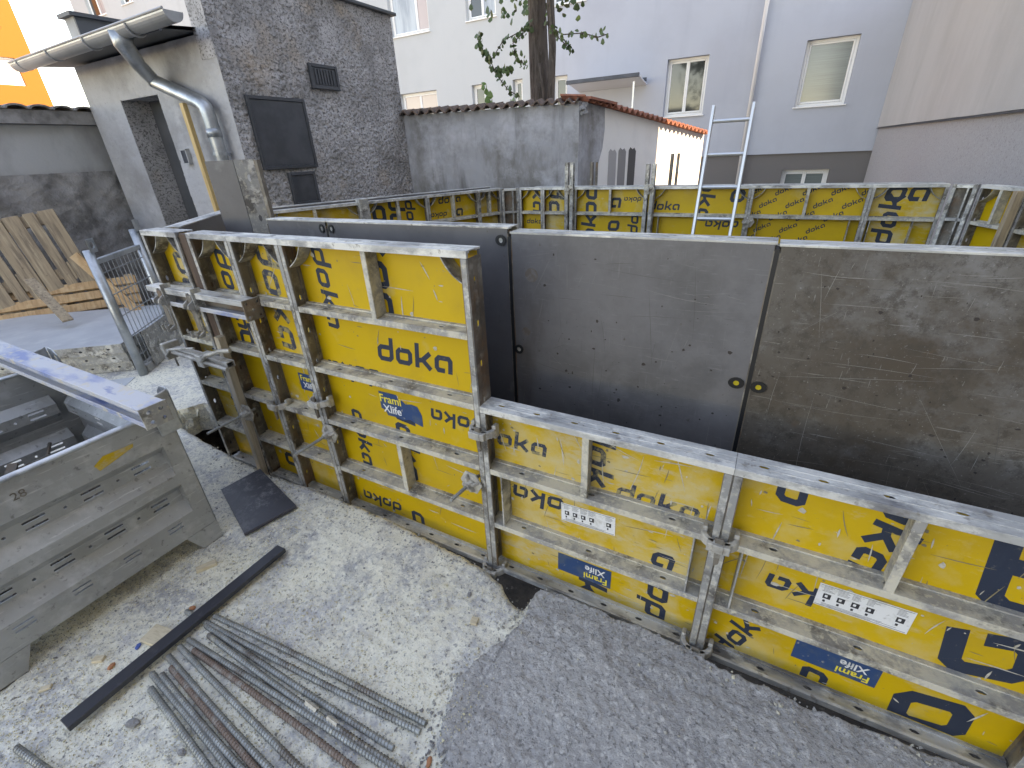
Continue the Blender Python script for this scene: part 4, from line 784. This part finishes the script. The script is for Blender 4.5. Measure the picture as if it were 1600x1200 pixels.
def anchor(x, y, z, ln, lb, tilt=0, star=True):
    t = thing('tie_anchor', lb, 'anchor', (x, y, z), (tilt, 0, random.uniform(-.1, .1)), 'tie anchors')
    pl = MB(); out = [((.058 if k % 2 == 0 else .05) * math.cos(R(30 * k)), (.058 if k % 2 == 0 else .05) * math.sin(R(30 * k))) for k in range(12)]
    pl.plate(out, [circ(0, 0, .011, 10), circ(.036, .012, .006, 6), circ(-.034, -.016, .006, 6)], (0, 0, 0), (1, 0, 0), (0, 0, 1), (0, -1, 0), .008); pl.build('plate', 'clamp', t, bevel=.002)
    n_ = MB(); n_.tube([(0, -.008, 0), (0, -.045, 0)], [.024, .017], 6)
    for k in range(4):
        a = R(20 + 90 * k); c, s = math.cos(a), math.sin(a); n_.prism([(.012, -.006), (.050, -.006), (.046, .006), (.012, .006)], lambda p: (p[0] * c - p[1] * s, -.008, p[0] * s + p[1] * c), lambda p: (p[0] * .7 * c - p[1] * s, -.030, p[0] * .7 * s + p[1] * c))
    n_.build('nut', 'clamp', t, bevel=.002)
    if ln > 0:
        pth = [(0, .05 - .006 * k, 0) for k in range(int((ln + .05) / .006))]
        MB().tube(pth, [.0085 if k % 2 else .0070 for k in range(len(pth))], 8).build('tie_rod', 'rebar', t)
anchor(-.953, YF - .006, .472, .15, 'star shaped tie anchor on the wide yellow panel right edge'); anchor(-2.50, YF - .03, .46, .25, 'tie anchor with a long rod through the pale batten'); anchor(-1.83, YF - .006, .488, .23, 'tie anchor with rod at the lower left of the wide panel')
anchor(-2.13, YK - .06, ZK - .02, 0, 'star anchor nut on the back wall left of the ladder'); anchor(-1.22, YK - .06, ZK - .02, 0, 'star anchor nut on the back wall beside the ladder'); anchor(-.22, YK - .03, ZK - .33, 0, 'star anchor nut right of the ladder foot')
# vertical waling channels on the back wall
for x, top, lb in ((-2.13, 1.62, 'pair of upright steel channels at the left star anchor'), (-1.22, 1.58, 'pair of upright steel channels beside the ladder')):
    t = thing('upright_waling', lb, 'waling', (x, YK - .002, 0), group='upright walings')
    for s in (-1, 1):
        m = MB(); m.box((s * .012, -.055, -.3), (s * .018, -.003, top)).box((s * .018, -.055, -.3), (s * .05, -.050, top)).box((s * .018, -.008, -.3), (s * .05, -.003, top)); m.build('channel', 'galv', t)
    t2_ = thing('upright_waling', lb.replace('pair', 'rear pair').replace(' at the', ' behind the').replace(' beside the', ' standing behind the'), 'waling', (x + (.10 if x < -2 else .13), YK + .55, 0), group='upright walings')
    for s in (-1, 1): MB().box((s * .02, -.05, -.3), (s * .028, 0, top + (-.02 if x < -2 else .08))).box((s * .028, -.05, -.3), (s * .05, -.045, top + (-.02 if x < -2 else .08))).build('channel', 'galv_web', t2_)
# horizontal waling across the narrow front panels, its two hooks, the bar clamp
t = thing('waling_beam', 'short horizontal steel waling on the narrow front panels', 'beam', (-2.985, YF - .002, 1.17))
m = MB(); m.box((0, -.075, .0), (.87, -.005, .012)).box((0, -.075, -.018), (.87, -.067, 0)).build('upper_channel', 'galv_top', t, bevel=.002)
MB().box((0, -.07, -.085), (.87, -.01, -.072)).box((0, -.072, -.072), (.87, -.066, -.06)).build('lower_channel', 'blue_paint', t, bevel=.002); MB().box((0, -.02, -.07), (.87, -.012, -.002)).build('web', 'galv_web', t)
m = MB(); m.plate([(-.045, -.05), (.045, -.05), (.045, .05), (-.045, .05)], [circ(a, b, .007, 8) for a, b in ((-.028, -.033), (.028, -.033), (-.028, .033), (.028, .033), (0, 0))], (.872, -.04, -.035), (0, 1, 0), (0, 0, 1), (1, 0, 0), .008); m.build('end_plate', 'galv_web', t)
for k, x in enumerate((-2.83, -2.55)):
    h = thing('waling_hook', ['bent steel hook hanging on the waling, left one', 'bent steel hook hanging on the waling, right one'][k], 'hook', (x, YF - .09, 1.13), group='waling hooks')
    pr = [(.0, .05), (.0, .02), (-.03, .0), (-.035, -.02), (-.008, -.035), (.0, -.06), (.0, -.15), (-.03, -.165), (-.035, -.14), (-.045, -.14), (-.042, -.178), (.0, -.178), (.014, -.15), (.014, .05)]
    for s in (0, 1): MB().prism(pr, lambda p: (s * .045 - .025, p[0], p[1]), lambda p: (s * .045 - .019, p[0], p[1])).build('cheek', 'galv', h, bevel=.002)
    MB().box((-.02, -.002, -.15), (.02, .012, .04)).build('web', 'galv_web', h); MB().box((.03, .0, -.03), (.036, .05, .075)).build('lug', 'galv', h)
t = thing('bar_clamp', 'horizontal bar clamp gripping the pale batten on the front panels', 'clamp', (-3.02, YF - .03, .80))
m = MB(); m.box((.06, -.06, -.018), (.60, -.055, .018)).box((.06, -.02, -.018), (.60, -.015, .018)).box((.06, -.055, .012), (.60, -.02, .018)).box((.06, -.055, -.018), (.60, -.02, -.012)); m.build('tube', 'clamp', t, bevel=.003)
m = MB(); m.tube([(.0, -.075, .01), (.62, -.075, -.01)], .011, 10).tube([(.05, -.09, -.02), (.12, -.09, .03), (.30, -.05, .05)], .007, 8).tube([(.40, -.08, .0), (.48, -.09, .05), (.56, -.05, .075), (.62, -.03, .08)], .012, 8); m.build('rod', 'clamp', t)
m = MB(); m.box((.02, -.09, -.05), (.05, .0, .05)).box((-.03, -.05, -.02), (.02, -.02, .01)).box((.0, -.04, -.12), (.014, -.03, .0)); m.build('jaw', 'clamp', t, bevel=.004); MB().box((.36, -.09, -.035), (.42, -.01, .035)).build('slider', 'clamp', t, bevel=.004)

# ---- ladder
t = thing('ladder', 'aluminium ladder standing in the pit against the back forms', 'ladder', (-.50, 4.45, -.70), (R(-14), 0, 0))
for s in (-1, 1): MB().box((s * .165 - .014, -.03, 0), (s * .165 + .014, .03, 2.83)).build('rail', 'alu', t, bevel=.004)
for k in range(10): MB().tube([(-.155, 0, .18 + .28 * k), (.155, 0, .18 + .28 * k)], .016, 10).build('rung', 'alu', t)

# ================================================================== LEFT FOREGROUND
# ---- steel crate
cr = thing('steel_crate', 'open galvanised steel crate with ribbed sides on the slab', 'crate', (-2.27, .81, 0), (0, 0, 0))
Wd, Ln, Zb, Zt = .90, 1.22, .11, .775    # along -Y, along -X
prof = [(.775, 0), (.62, 0), (.575, -.045), (.515, -.045), (.455, 0), (.40, 0), (.355, -.045), (.295, -.045), (.235, 0), (.17, 0), (.11, 0)]
def ribbed(O, A, Nn, L, name):
    O, A, Nn = Vector(O), Vector(A), Vector(Nn); m = MB()
    m.plate([(0, 0), (.075, 0), (.075, .665), (0, .665)], [], O + Vector((0, 0, .11)), A, (0, 0, 1), -Nn, .003); m.plate([(L - .075, 0), (L, 0), (L, .665), (L - .075, .665)], [], O + Vector((0, 0, .11)), A, (0, 0, 1), -Nn, .003)
    for (z0, d0), (z1, d1) in zip(prof, prof[1:]):
        a = Vector((0, 0, z0)) + Nn * d0; b = Vector((0, 0, z1)) + Nn * d1; Bv = (b - a); ln = Bv.length; Bv.normalize(); hs = []
        if (abs(d0 + .045) < .001 and abs(d1 + .045) < .001):
            for k in range(4):
                c = .17 + (L - .34) * k / 3
                for s in (-.3, .2): hs.append([(c - .035, ln * (.5 + s) - .004), (c + .035, ln * (.5 + s) - .004), (c + .035, ln * (.5 + s) + .006), (c - .035, ln * (.5 + s) + .006)])
            for k in range(3): hs.append(circ(.17 + (L - .34) * (k + .5) / 3, ln * .5, .007, 6))
        if z1 == .17 or z0 == .17:
            for k in range(4):
                c = .17 + (L - .34) * k / 3
                if z0 == .235: hs += [[(c - .032, ln * .5 - .010), (c + .032, ln * .5 - .010), (c + .032, ln * .5 - .003), (c - .032, ln * .5 - .003)], [(c - .032, ln * .5 + .011), (c + .032, ln * .5 + .011), (c + .032, ln * .5 + .018), (c - .032, ln * .5 + .018)]]
        m.plate([(.075, 0), (L - .075, 0), (L - .075, ln), (.075, ln)], hs, O + a, A, Bv, -Nn, .003)
        if d0 != 0 or d1 != 0:
            for e in (.075, L - .075):
                p, q = O + a + A * e, O + b + A * e; m.face([p, q, Vector((O.x, O.y, q.z)) + A * e, Vector((O.x, O.y, p.z)) + A * e])
    return m.build(name, 'crate', cr)
s1 = ribbed((0, 0, 0), (0, -1, 0), (1, 0, 0), Wd, 'side_wall'); ribbed((-Ln, -Wd, 0), (0, 1, 0), (-1, 0, 0), Wd, 'side_wall'); ribbed((-Ln, 0, 0), (1, 0, 0), (0, 1, 0), Ln, 'side_wall'); ribbed((0, -Wd, 0), (-1, 0, 0), (0, -1, 0), Ln, 'side_wall')
MB().box((-Ln + .004, -Wd + .004, .13), (-.004, -.004, .136)).build('floor', 'crate', cr)
for a, b in (((-.012, -Wd, Zt), (.018, 0, Zt + .014)), ((-Ln - .018, -Wd, Zt), (-Ln + .012, 0, Zt + .014)), ((-Ln + .012, -.012, Zt), (-.012, .018, Zt + .014)), ((-Ln + .012, -Wd - .018, Zt), (-.012, -Wd + .012, Zt + .014))): MB().box(a, b).build('rim', 'crate_rim', cr, bevel=.004)
for x, y in ((0, 0), (0, -1), (-1, 0), (-1, -1)):
    px, py = x * Ln, y * Wd; sx, sy = (-1 if x == 0 else 1), (-1 if y == 0 else 1)
    m = MB(); m.prism([(0, .108), (.15, .108), (.10, .0), (0, .0)], lambda p: (px, py + sy * p[0], p[1]), lambda p: (px + sx * .004, py + sy * p[0], p[1])); m.prism([(0.004, .108), (.13, .108), (.09, .0), (.004, .0)], lambda p: (px + sx * p[0], py, p[1]), lambda p: (px + sx * p[0], py + sy * .004, p[1])); m.box((px, py, 0), (px + sx * .09, py + sy * .10, .004)); m.build('foot', 'crate', cr)
    # lug: curved plate with hole
    out = [(-.02, -.10), (.095, -.10), (.10, .02), (.085, .07), (.05, .10), (.0, .105), (-.02, .09)]
    m = MB(); m.plate(out, [circ(.045, .045, .022, 12)], (px, py + (.022 if y == 0 else -.028), Zt), (sx, 0, 0), (0, 0, 1), (0, 1, 0), .006)
    m.plate([(-.02, -.10), (.07, -.10), (.075, .05), (.05, .09), (-.02, .105)], [], (px + (.022 if x == 0 else -.028), py, Zt), (0, sy, 0), (0, 0, 1), (1, 0, 0), .006); m.build('lug', 'crate_rim', cr, bevel=.003)
text_mesh('28', .045, 'galv_web', cr, (.0025, -.545, .70), (R(90), 0, R(90)), 0)
m = MB(); m.prism([(-.30, .695), (-.26, .72), (-.15, .715), (-.155, .70), (-.25, .675), (-.29, .665)], lambda p: (.0012, p[0] - .02, p[1] - .02), lambda p: (.002, p[0] - .02, p[1] - .02)); m.build('label_remnant', 'yellow_dirty', cr); MB().prism([(-.06, .72), (-.03, .725), (-.032, .715), (-.06, .71)], lambda p: (.0012, p[0], p[1]), lambda p: (.002, p[0], p[1])).build('label_remnant', 'yellow_dirty', cr)
# hardware lying in the crate
for k in range(9):
    clamp(-2.55 - .09 * (k % 4) - .05 * random.random(), .68 - .09 * k + .0, .19 + .035 * (k % 3), ['loose clamp in the crate, nearest to its corner lug', 'loose clamp lying second from the crate corner', 'loose clamp in the crate third from the corner', 'loose clamp in the middle of the crate floor', 'loose clamp in the crate beside the far wall', 'loose clamp turned sideways in the crate', 'loose clamp in the near half of the crate', 'loose clamp low in the crate near its open end', 'loose clamp in the crate at the left frame edge'][k], random.uniform(0, 6), random.uniform(-1, 1))
m = MB()
for k in range(3): pass
t = thing('tie_rod_bundle', 'bundle of dark steel rods lying along the crate floor', 'rods', (-2.9, .35, .155))
for k in range(5): MB().tube([(-.42, .09 * k - .3, .012), (.42, .085 * k - .28 + .03 * random.random(), .012)], .011, 8).build('rod', 'rebar', t)
rnd = random.Random(11); m = MB()
for k in range(230):
    p = Vector((-rnd.uniform(.12, 1.1), -rnd.uniform(.12, .78), .15 + .30 * rnd.random() * (1 - .5 * rnd.random()))); rt = Euler((rnd.gauss(0, .5), rnd.gauss(0, .5), rnd.random() * 6)).to_matrix().to_4x4(); mt_ = Matrix.Translation(p) @ rt
    if k % 3: a_ = rnd.uniform(.03, .07); m.box((-a_, -.02, -.008), (a_, .02, .008), mat=mt_)
    else: m.tube([mt_ @ Vector((-.09, 0, 0)), mt_ @ Vector((.09, 0, 0))], .009, 7)
o = m.build('loose_fittings', 'galv_web', cr); o['kind'] = 'stuff'
# blue painted beam across the crate
b = thing('steel_beam', 'worn blue and white steel beam laid across the crate rim', 'beam', (0, 0, 0))
m = MB(); m.box((-4.4, .665, .868), (-2.13, .765, .88)).box((-4.4, .665, .79), (-2.13, .765, .802)).box((-4.4, .70, .802), (-2.13, .706, .868)).box((-4.4, .735, .802), (-2.13, .741, .868)).box((-4.4, .665, .855), (-2.13, .672, .868)).box((-4.4, .665, .802), (-2.13, .672, .815)); m.build('profile', 'blue_paint', b, bevel=.002)
MB().plate([(0, 0), (.106, 0), (.106, .096), (0, .096)], [circ(.03, .025, .009, 8), circ(.076, .025, .009, 8), circ(.03, .07, .009, 8), circ(.076, .07, .009, 8)], (-2.13, .662, .787), (0, 1, 0), (0, 0, 1), (1, 0, 0), .008).build('end_plate', 'galv', b)
# ---- cage with stacked panels
P1, P2 = Vector((-4.92, 1.70)), Vector((-5.48, 2.31)); dv = (P2 - P1); ang = math.atan2(dv.y, dv.x); Lc = dv.length
cg = thing('mesh_cage', 'galvanised wire mesh side frame with two round posts left of the forms', 'cage', (P1.x, P1.y, 0), (0, 0, ang))
for x, h in ((0, 1.18), (Lc, 1.24)):
    m = MB().tube([(x, 0, .04), (x, 0, h)], .036, 14); m.build('post', 'zinc', cg, smooth=True)
    MB().plate([(-.055, -.05), (.055, -.05), (.055, .06), (-.055, .06)], [circ(0, .01, .026, 12)] if x == 0 else [], (x, -.042, h + .03), (1, 0, 0), (0, 0, 1), (0, -1, 0), .006).build('lug', 'zinc', cg, bevel=.003)
    MB().box((x - .06, -.06, 0), (x + .06, .06, .04)).build('foot', 'zinc', cg, bevel=.004)
MB().box((.036, -.025, 1.06), (Lc - .036, .025, 1.10)).build('top_rail', 'zinc', cg, bevel=.004); MB().box((.036, -.04, .04), (Lc + .5, .04, .12)).build('bottom_rail', 'galv', cg, bevel=.004)
for k in range(11): x = .07 + (Lc - .14) * k / 10; MB().tube([(x, 0, .12), (x, 0, 1.06)], .0035, 6).build('wire', 'zinc', cg)
for k in range(5): z = .22 + .19 * k; MB().tube([(.03, -.008, z), (Lc - .02, -.008, z)], .005, 6).build('wire', 'zinc', cg)
for k in range(4): MB().box((Lc + .03, -.05, .3 + .2 * k), (Lc + .075, -.01, .34 + .2 * k)).build('bracket', 'zinc', cg, bevel=.004)
ua = math.atan2(.58, .81)
for k in range(3):
    z = .05 + .1 * k; t = thing('stacked_shutter', ['bottom form panel of the pale topped stack', 'middle form panel of the pale topped stack', 'top form panel of the stack with a pale smooth face'][k], 'panel', (-5.12 + .03 * k, 1.72 - .02 * k, z), (0, 0, R(38)), 'stacked panels')
    W2, L2_ = 1.9, 1.35
    MB().box((-W2, .004, .075), (-.004, L2_ - .004, .09)).build('face_sheet', 'pale_top', t)
    m = MB(); m.plate([(-W2, 0), (0, 0), (0, .088), (-W2, .088)], [slot(-a, .045, .016, .007) for a in (.12, .35, .58, .81, 1.04, 1.3)], (0, 0, 0), (1, 0, 0), (0, 0, 1), (0, 1, 0), .004); m.build('edge_rail', 'galv', t)
    m = MB(); m.plate([(.006, 0), (L2_, 0), (L2_, .088), (.006, .088)], [slot(a, .045, .016, .007) for a in (.15, .35, .55, .75, .95, 1.15)], (0, 0, 0), (0, 1, 0), (0, 0, 1), (-1, 0, 0), .004); m.build('edge_rail', 'galv', t)
    MB().box((-W2, L2_ - .01, 0), (0, L2_ - .006, .087)).build('edge_rail', 'galv', t)
t = thing('perforated_screen', 'perforated grey steel screen standing behind the mesh', 'screen', (P1.x - .02, P1.y + .10, .05), (0, 0, ang))
m = MB(); m.plate([(.06, 0), (Lc + .05, 0), (Lc + .05, .34), (.06, .34)], [circ(.12 + .085 * i, .06 + .075 * j, .011, 6) for i in range(int((Lc - .1) / .085)) for j in range(4)], (0, 0, .02), (1, 0, 0), (0, 0, 1), (0, 1, 0), .006); m.build('sheet', 'galv', t)
# low flat piece in front of the stack
o = MB().box((-.45, 0, 0), (0, .22, .02)).box((-.45, 0, .02), (0, .004, .06)).build('scaffold_plank', 'pale_top', loc=(-4.78, 1.47, .03), rot=(0, 0, R(42))); tag(o, 'short pale steel plank lying below the stacked panels', 'plank')
# ---- pallets
pl = thing('pallet', 'weathered wooden pallet leaning upright against the boundary wall', 'pallet', (-7.05, 2.42, .12), (R(0), 0, R(71)))
pl.rotation_euler = Euler((R(-11), R(-7), R(71))); pl.location = (-6.98, 2.44, .12)
for k in range(9):
    wdt = (.145, .10, .145)[k % 3]; x = -.155 * k - (.02 if k % 3 == 1 else 0)
    MB().box((x - wdt, 0, random.uniform(-.01, .01)), (x, .022, 1.32 + random.uniform(-.01, .015))).build('board', 'old_wood', pl, bevel=.003)
for z in (.02, .58, 1.18): MB().box((-1.35, .024, z), (.0, .10, z + .12)).build('bearer', 'old_wood', pl, bevel=.003)
for k in (1, 4, 7): MB().box((-.1525 * k - .02, .001, .55), (-.1525 * k + .002, .021, .75)).build('infill', 'old_wood', pl)
p2_ = thing('pallet', 'newer orange wooden pallet leaning low in front of the weathered one', 'pallet', (-6.55, 2.55, .10), (0, 0, 0)); p2_.rotation_euler = Euler((R(-38), 0, R(62)))
for k in range(5): MB().box((-1.5, 0, .13 * k), (.0, .022, .13 * k + .10)).build('board', 'pallet_orange', p2_, bevel=.003)
for x in (-1.45, -.8, -.12): MB().box((x, .024, -.02), (x + .1, .1, .66)).build('bearer', 'old_wood', p2_, bevel=.003)
pa, pb = Vector((-6.75, 1.75, .78)), Vector((-6.12, 1.71, .42)); pd = pb - pa
o = MB().box((0, -.045, -.012), (pd.length, .045, .012)).build('loose_plank', 'old_wood', bevel=.003, loc=pa); o.rotation_euler = pd.to_track_quat('X', 'Z').to_euler(); tag(o, 'short grey plank leaning across the orange pallet', 'plank')
o = MB().box((-.045, -.02, 0), (.045, .02, 1.0)).build('loose_plank', 'pallet_orange', bevel=.003, loc=(-6.05, 2.38, .15), rot=(R(-20), R(-30), R(60))); tag(o, 'long plank leaning behind the wire mesh', 'plank')
# ---- things on the slab
def ground_z(x, y): return slab_z(x, y)
plt = MB(); pts = [(-2.62, 1.02), (-2.575, 1.25), (-2.04, 1.105), (-2.135, .85)]
plt.prism(pts, lambda p: (*p, slab_z(*p) + .008), lambda p: (*p, slab_z(*p) + .028)); tag(plt.build('form_plate', 'black_plate', bevel=.002), 'black film faced plate with chalky scuffs lying by the crate', 'plate')
m = MB(); m.box((-.029, -.44, .028), (.029, .44, .052)); tag(m.build('plywood_strip', 'black_ply', loc=(-1.853, .43, 0), rot=(0, 0, R(.7)), bevel=.002), 'long black plywood strip lying across the ends of the rebars', 'strip')
RB = [((-1.96, .452), (-.739, .554)), ((-1.82, .495), (-.738, .583)), ((-1.812, .452), (-.787, .475)), ((-1.756, .431), (-.55, .445)), ((-1.817, .38), (-.55, .43)), ((-1.746, .363), (-.45, .364)), ((-1.817, .346), (-.55, .262)), ((-1.815, .302), (-.6, .222)), ((-1.756, .282), (-.6, .178)), ((-1.762, .249), (-.7, .187)), ((-1.803, .234), (-.7, .125)), ((-1.744, .201), (-.7, .09)), ((-1.95, -.12), (-1.3, -.02))]
RL = ['rebar reaching out beyond the black strip, lower of the pair', 'upper rebar of the pair lying apart from the bundle', 'uppermost rebar of the bundle', 'rebar just below the uppermost of the bundle', 'third rebar from the top of the bundle', 'rusty brown rebar in the middle of the bundle', 'rebar just under the rusty one', 'rebar second under the rusty one', 'rusty rebar fourth from the bottom of the bundle', 'third rebar from the bottom of the bundle', 'second rebar from the bottom of the bundle', 'lowest rebar of the bundle', 'single rebar end at the bottom left']
for k, ((x0, y0), (x1, y1)) in enumerate(RB):
    bend = random.uniform(-.012, .012); a, b = Vector((x0, y0, ground_z(x0, y0) * .3 + .012)), Vector((x1, y1, .012 + (.008 if k > 1 and x1 > -.75 else 0))); d = (b - a); L = d.length; d.normalize(); q = d.orthogonal().normalized(); s = d.cross(q); r = .0098
    hd = Vector((-d.y, d.x, 0)); cen = lambda t: a + d * t + hd * (bend * math.sin(math.pi * t / L)); m = MB(); m.tube([cen(L * e / 12) for e in range(13)], r, 10); st_ = .0135; nrib = int(L / st_)
    for j in range(nrib):
        t0 = st_ * (j + .3)
        for half in (0, 1):
            ring = []
            for e in range(5):
                an = math.pi * half + math.pi * (e + .4) / 4.8; sh = (.007 * e / 4) * (1 if half == 0 else -1)
                ring.append((an, t0 + sh + (0 if half == 0 else .004)))
            for e in range(4):
                (a0, s0), (a1, s1_) = ring[e], ring[e + 1]
                c0, c1 = (q * math.cos(a0) + s * math.sin(a0)), (q * math.cos(a1) + s * math.sin(a1))
                m.face([cen(s0 - .0022) + c0 * r, cen(s0) + c0 * (r + .0026), cen(s1_) + c1 * (r + .0026), cen(s1_ - .0022) + c1 * r]); m.face([cen(s0) + c0 * (r + .0026), cen(s0 + .0022) + c0 * r, cen(s1_ + .0022) + c1 * r, cen(s1_) + c1 * (r + .0026)])
    tag(m.build('rebar', 'rebar_rust' if k in (5, 8) else 'rebar'), RL[k], 'rebar', 'rebars on the slab')
for k, (pa, pb, lb) in enumerate((((-1.16, .436), (-1.10, .434), 'short pale tape scrap stuck on a rebar'), ((-1.05, .436), (-1.0, .435), 'longer pale tape scrap stuck on a rebar'))):
    m = MB(); pv_ = []
    for q in range(6):
        t_ = q / 5; x = pa[0] + (pb[0] - pa[0]) * t_; y = pa[1] + (pb[1] - pa[1]) * t_
        pv_.append([(x, y - .011 + .005 * noise.noise(Vector((q, k, 1))), .024), (x, y, .0345 + .003 * noise.noise(Vector((q, k, 3)))), (x, y + .010 + .005 * noise.noise(Vector((q, k, 2))), .026)])
    for u_, v_ in zip(pv_, pv_[1:]): m.face([u_[0], v_[0], v_[1], u_[1]]); m.face([u_[1], v_[1], v_[2], u_[2]])
    tag(m.build('tape_scrap', 'cement_spot'), lb, 'tape')
def chunk(x, y, sx, sy, sz, mat, lb, nm, rz=0, cat='offcut', rough=False):
    m = MB()
    if rough:
        bm = bmesh.new(); bmesh.ops.create_icosphere(bm, subdivisions=2, radius=1)
        for v in bm.verts: v.co *= 1 + .35 * noise.noise(v.co * 1.6 + Vector((x * 9, y * 9, 0))); v.co = Vector((v.co.x * sx / 2, v.co.y * sy / 2, v.co.z * sz / 2))
        me = bpy.data.meshes.new(nm); bm.to_mesh(me); bm.free(); me.materials.append(M[mat]); o = link(nm, me, loc=(x, y, ground_z(x, y) + sz * .35), rot=(0, 0, rz))
    else: o = m.box((-sx / 2, -sy / 2, 0), (sx / 2, sy / 2, sz)).build(nm, mat, loc=(x, y, ground_z(x, y) + .001), rot=(random.uniform(-.06, .06), random.uniform(-.06, .06), rz), bevel=.0015)
    tag(o, lb, cat)
chunk(-2.13, .64, .085, .032, .018, 'offcut', 'small wood offcut between the crate and the black strip', 'wood_offcut', 1.15); chunk(-1.95, .33, .10, .075, .02, 'offcut', 'square wood offcut tucked against the black strip', 'wood_offcut', .2); chunk(-2.06, .165, .04, .025, .014, 'offcut', 'tiny wood chip near the brick bit', 'wood_offcut', .6); chunk(-2.12, .015, .035, .02, .01, 'offcut', 'tiny pale wood chip beside the crate foot', 'wood_offcut', .9)
chunk(-1.985, .175, .022, .03, .016, 'brick_bit', 'orange brick bit near the tiny wood chip', 'brick_bit', .5, 'rubble', True); chunk(-1.955, .475, .03, .02, .014, 'brick_bit', 'orange brick bit at the end of the rebar behind the strip', 'brick_bit', .2, 'rubble', True); chunk(-.66, .50, .016, .035, .012, 'brick_bit', 'orange brick bit by the asphalt edge', 'brick_bit', .3, 'rubble', True); chunk(-1.33, .505, .026, .014, .010, 'brick_bit', 'orange chip between the rebar pair and the bundle', 'brick_bit', .1, 'rubble', True)
chunk(-.80, .99, .03, .035, .012, 'offcut', 'tiny wood chip near the broken slab hole', 'wood_offcut', .2)
chunk(-1.981, .268, .02, .03, .012, 'blue_cap', 'small blue plastic cap on the slab', 'plastic_cap', .7, 'cap', True); chunk(-1.67, .107, .05, .03, .025, 'stone', 'grey pebble below the black strip', 'pebble', .5, 'stone', True); chunk(-1.42, .14, .03, .022, .018, 'stone', 'small pebble under the lowest rebars', 'pebble', .2, 'stone', True); chunk(-.89, 1.09, .02, .03, .012, 'stone', 'small pebble close to the slab edge hole', 'pebble', .4, 'stone', True)
# grit and sawdust crumbs
def crumbs(name, n, region, smin, smax, mat, lb, cat):
    m = MB()
    for _ in range(n):
        for _try in range(8):
            x, y = random.uniform(region[0], region[1]), random.uniform(region[2], region[3])
            if y < lerp_edge(x) - .02 and fbm(x, y, 1, 2.5) > random.uniform(-.5, .35): break
        z = slab_z(x, y) + (.018 if inside((x, y), PATCH) else .001); s = random.uniform(smin, smax) * (1 + (random.random() > .95)); r = Euler((random.random() * 6, random.random() * 6, random.random() * 6)).to_matrix()
        P = [r @ Vector(c) * s for c in ((1, 0, -.6), (-.6, .8, -.6), (-.5, -.9, -.5), (.1, .1, .8))]; i = len(m.v); m.v += [tuple(p + Vector((x, y, z))) for p in P]
        for f in ((0, 1, 2), (0, 3, 1), (1, 3, 2), (2, 3, 0)): m.f.append(tuple(i + k for k in f)); m.m.append(0)
    o = m.build(name, mat); o['kind'] = 'stuff'; tag(o, lb, cat)
crumbs('grit', 9000, (-3.6, 1.3, -.2, 1.27), .0012, .0042, 'grit', 'loose grey grit scattered over the slab', 'grit')
crumbs('sawdust', 16000, (-2.4, -.6, -.2, 1.27), .001, .0034, 'sawdust', 'pale sawdust crumbs scattered over the concrete slab', 'sawdust')
m = MB(); rnd = random.Random(5)
def pebble(m, x, y, z, s):
    r = Euler((rnd.random() * 6, rnd.random() * 6, rnd.random() * 6)).to_matrix(); i = len(m.v)
    for c in ((1, 0, 0), (-1, 0, 0), (0, 1, 0), (0, -1, 0), (0, 0, 1), (0, 0, -1)): m.v.append(tuple(r @ (Vector(c) * s * rnd.uniform(.6, 1.25)) + Vector((x, y, z))))
    for f in ((0, 2, 4), (2, 1, 4), (1, 3, 4), (3, 0, 4), (2, 0, 5), (1, 2, 5), (3, 1, 5), (0, 3, 5)): m.f.append(tuple(i + k for k in f)); m.m.append(0)
for (x0, y0), (x1, y1) in zip(PATCH[:10], PATCH[1:10]):
    for k in range(int(math.dist((x0, y0), (x1, y1)) * 420)):
        t = rnd.random(); x, y = x0 + (x1 - x0) * t + rnd.gauss(-.012, .03), y0 + (y1 - y0) * t + rnd.gauss(0, .02)
        if y < lerp_edge(x) - .01: pebble(m, x, y, slab_z(x, y) + .002, .002 + .008 * rnd.random() ** 3)
for k in range(700):
    x = rnd.uniform(-3.2, 1.0); y = lerp_edge(x) - abs(rnd.gauss(.02, .05)); pebble(m, x, y, slab_z(x, y) + (.016 if inside((x, y), PATCH) else .001), .002 + .007 * rnd.random() ** 3)
for k in range(900):
    x, y = rnd.uniform(-2.6, 1.0), rnd.uniform(-.1, 1.2); pebble(m, x, y, slab_z(x, y) + (.016 if inside((x, y), PATCH) else .001), .0018 + .006 * rnd.random() ** 4)
o = m.build('loose_stones', 'grit'); o['kind'] = 'stuff'; tag(o, 'loose small stones along the broken concrete edges', 'stones')
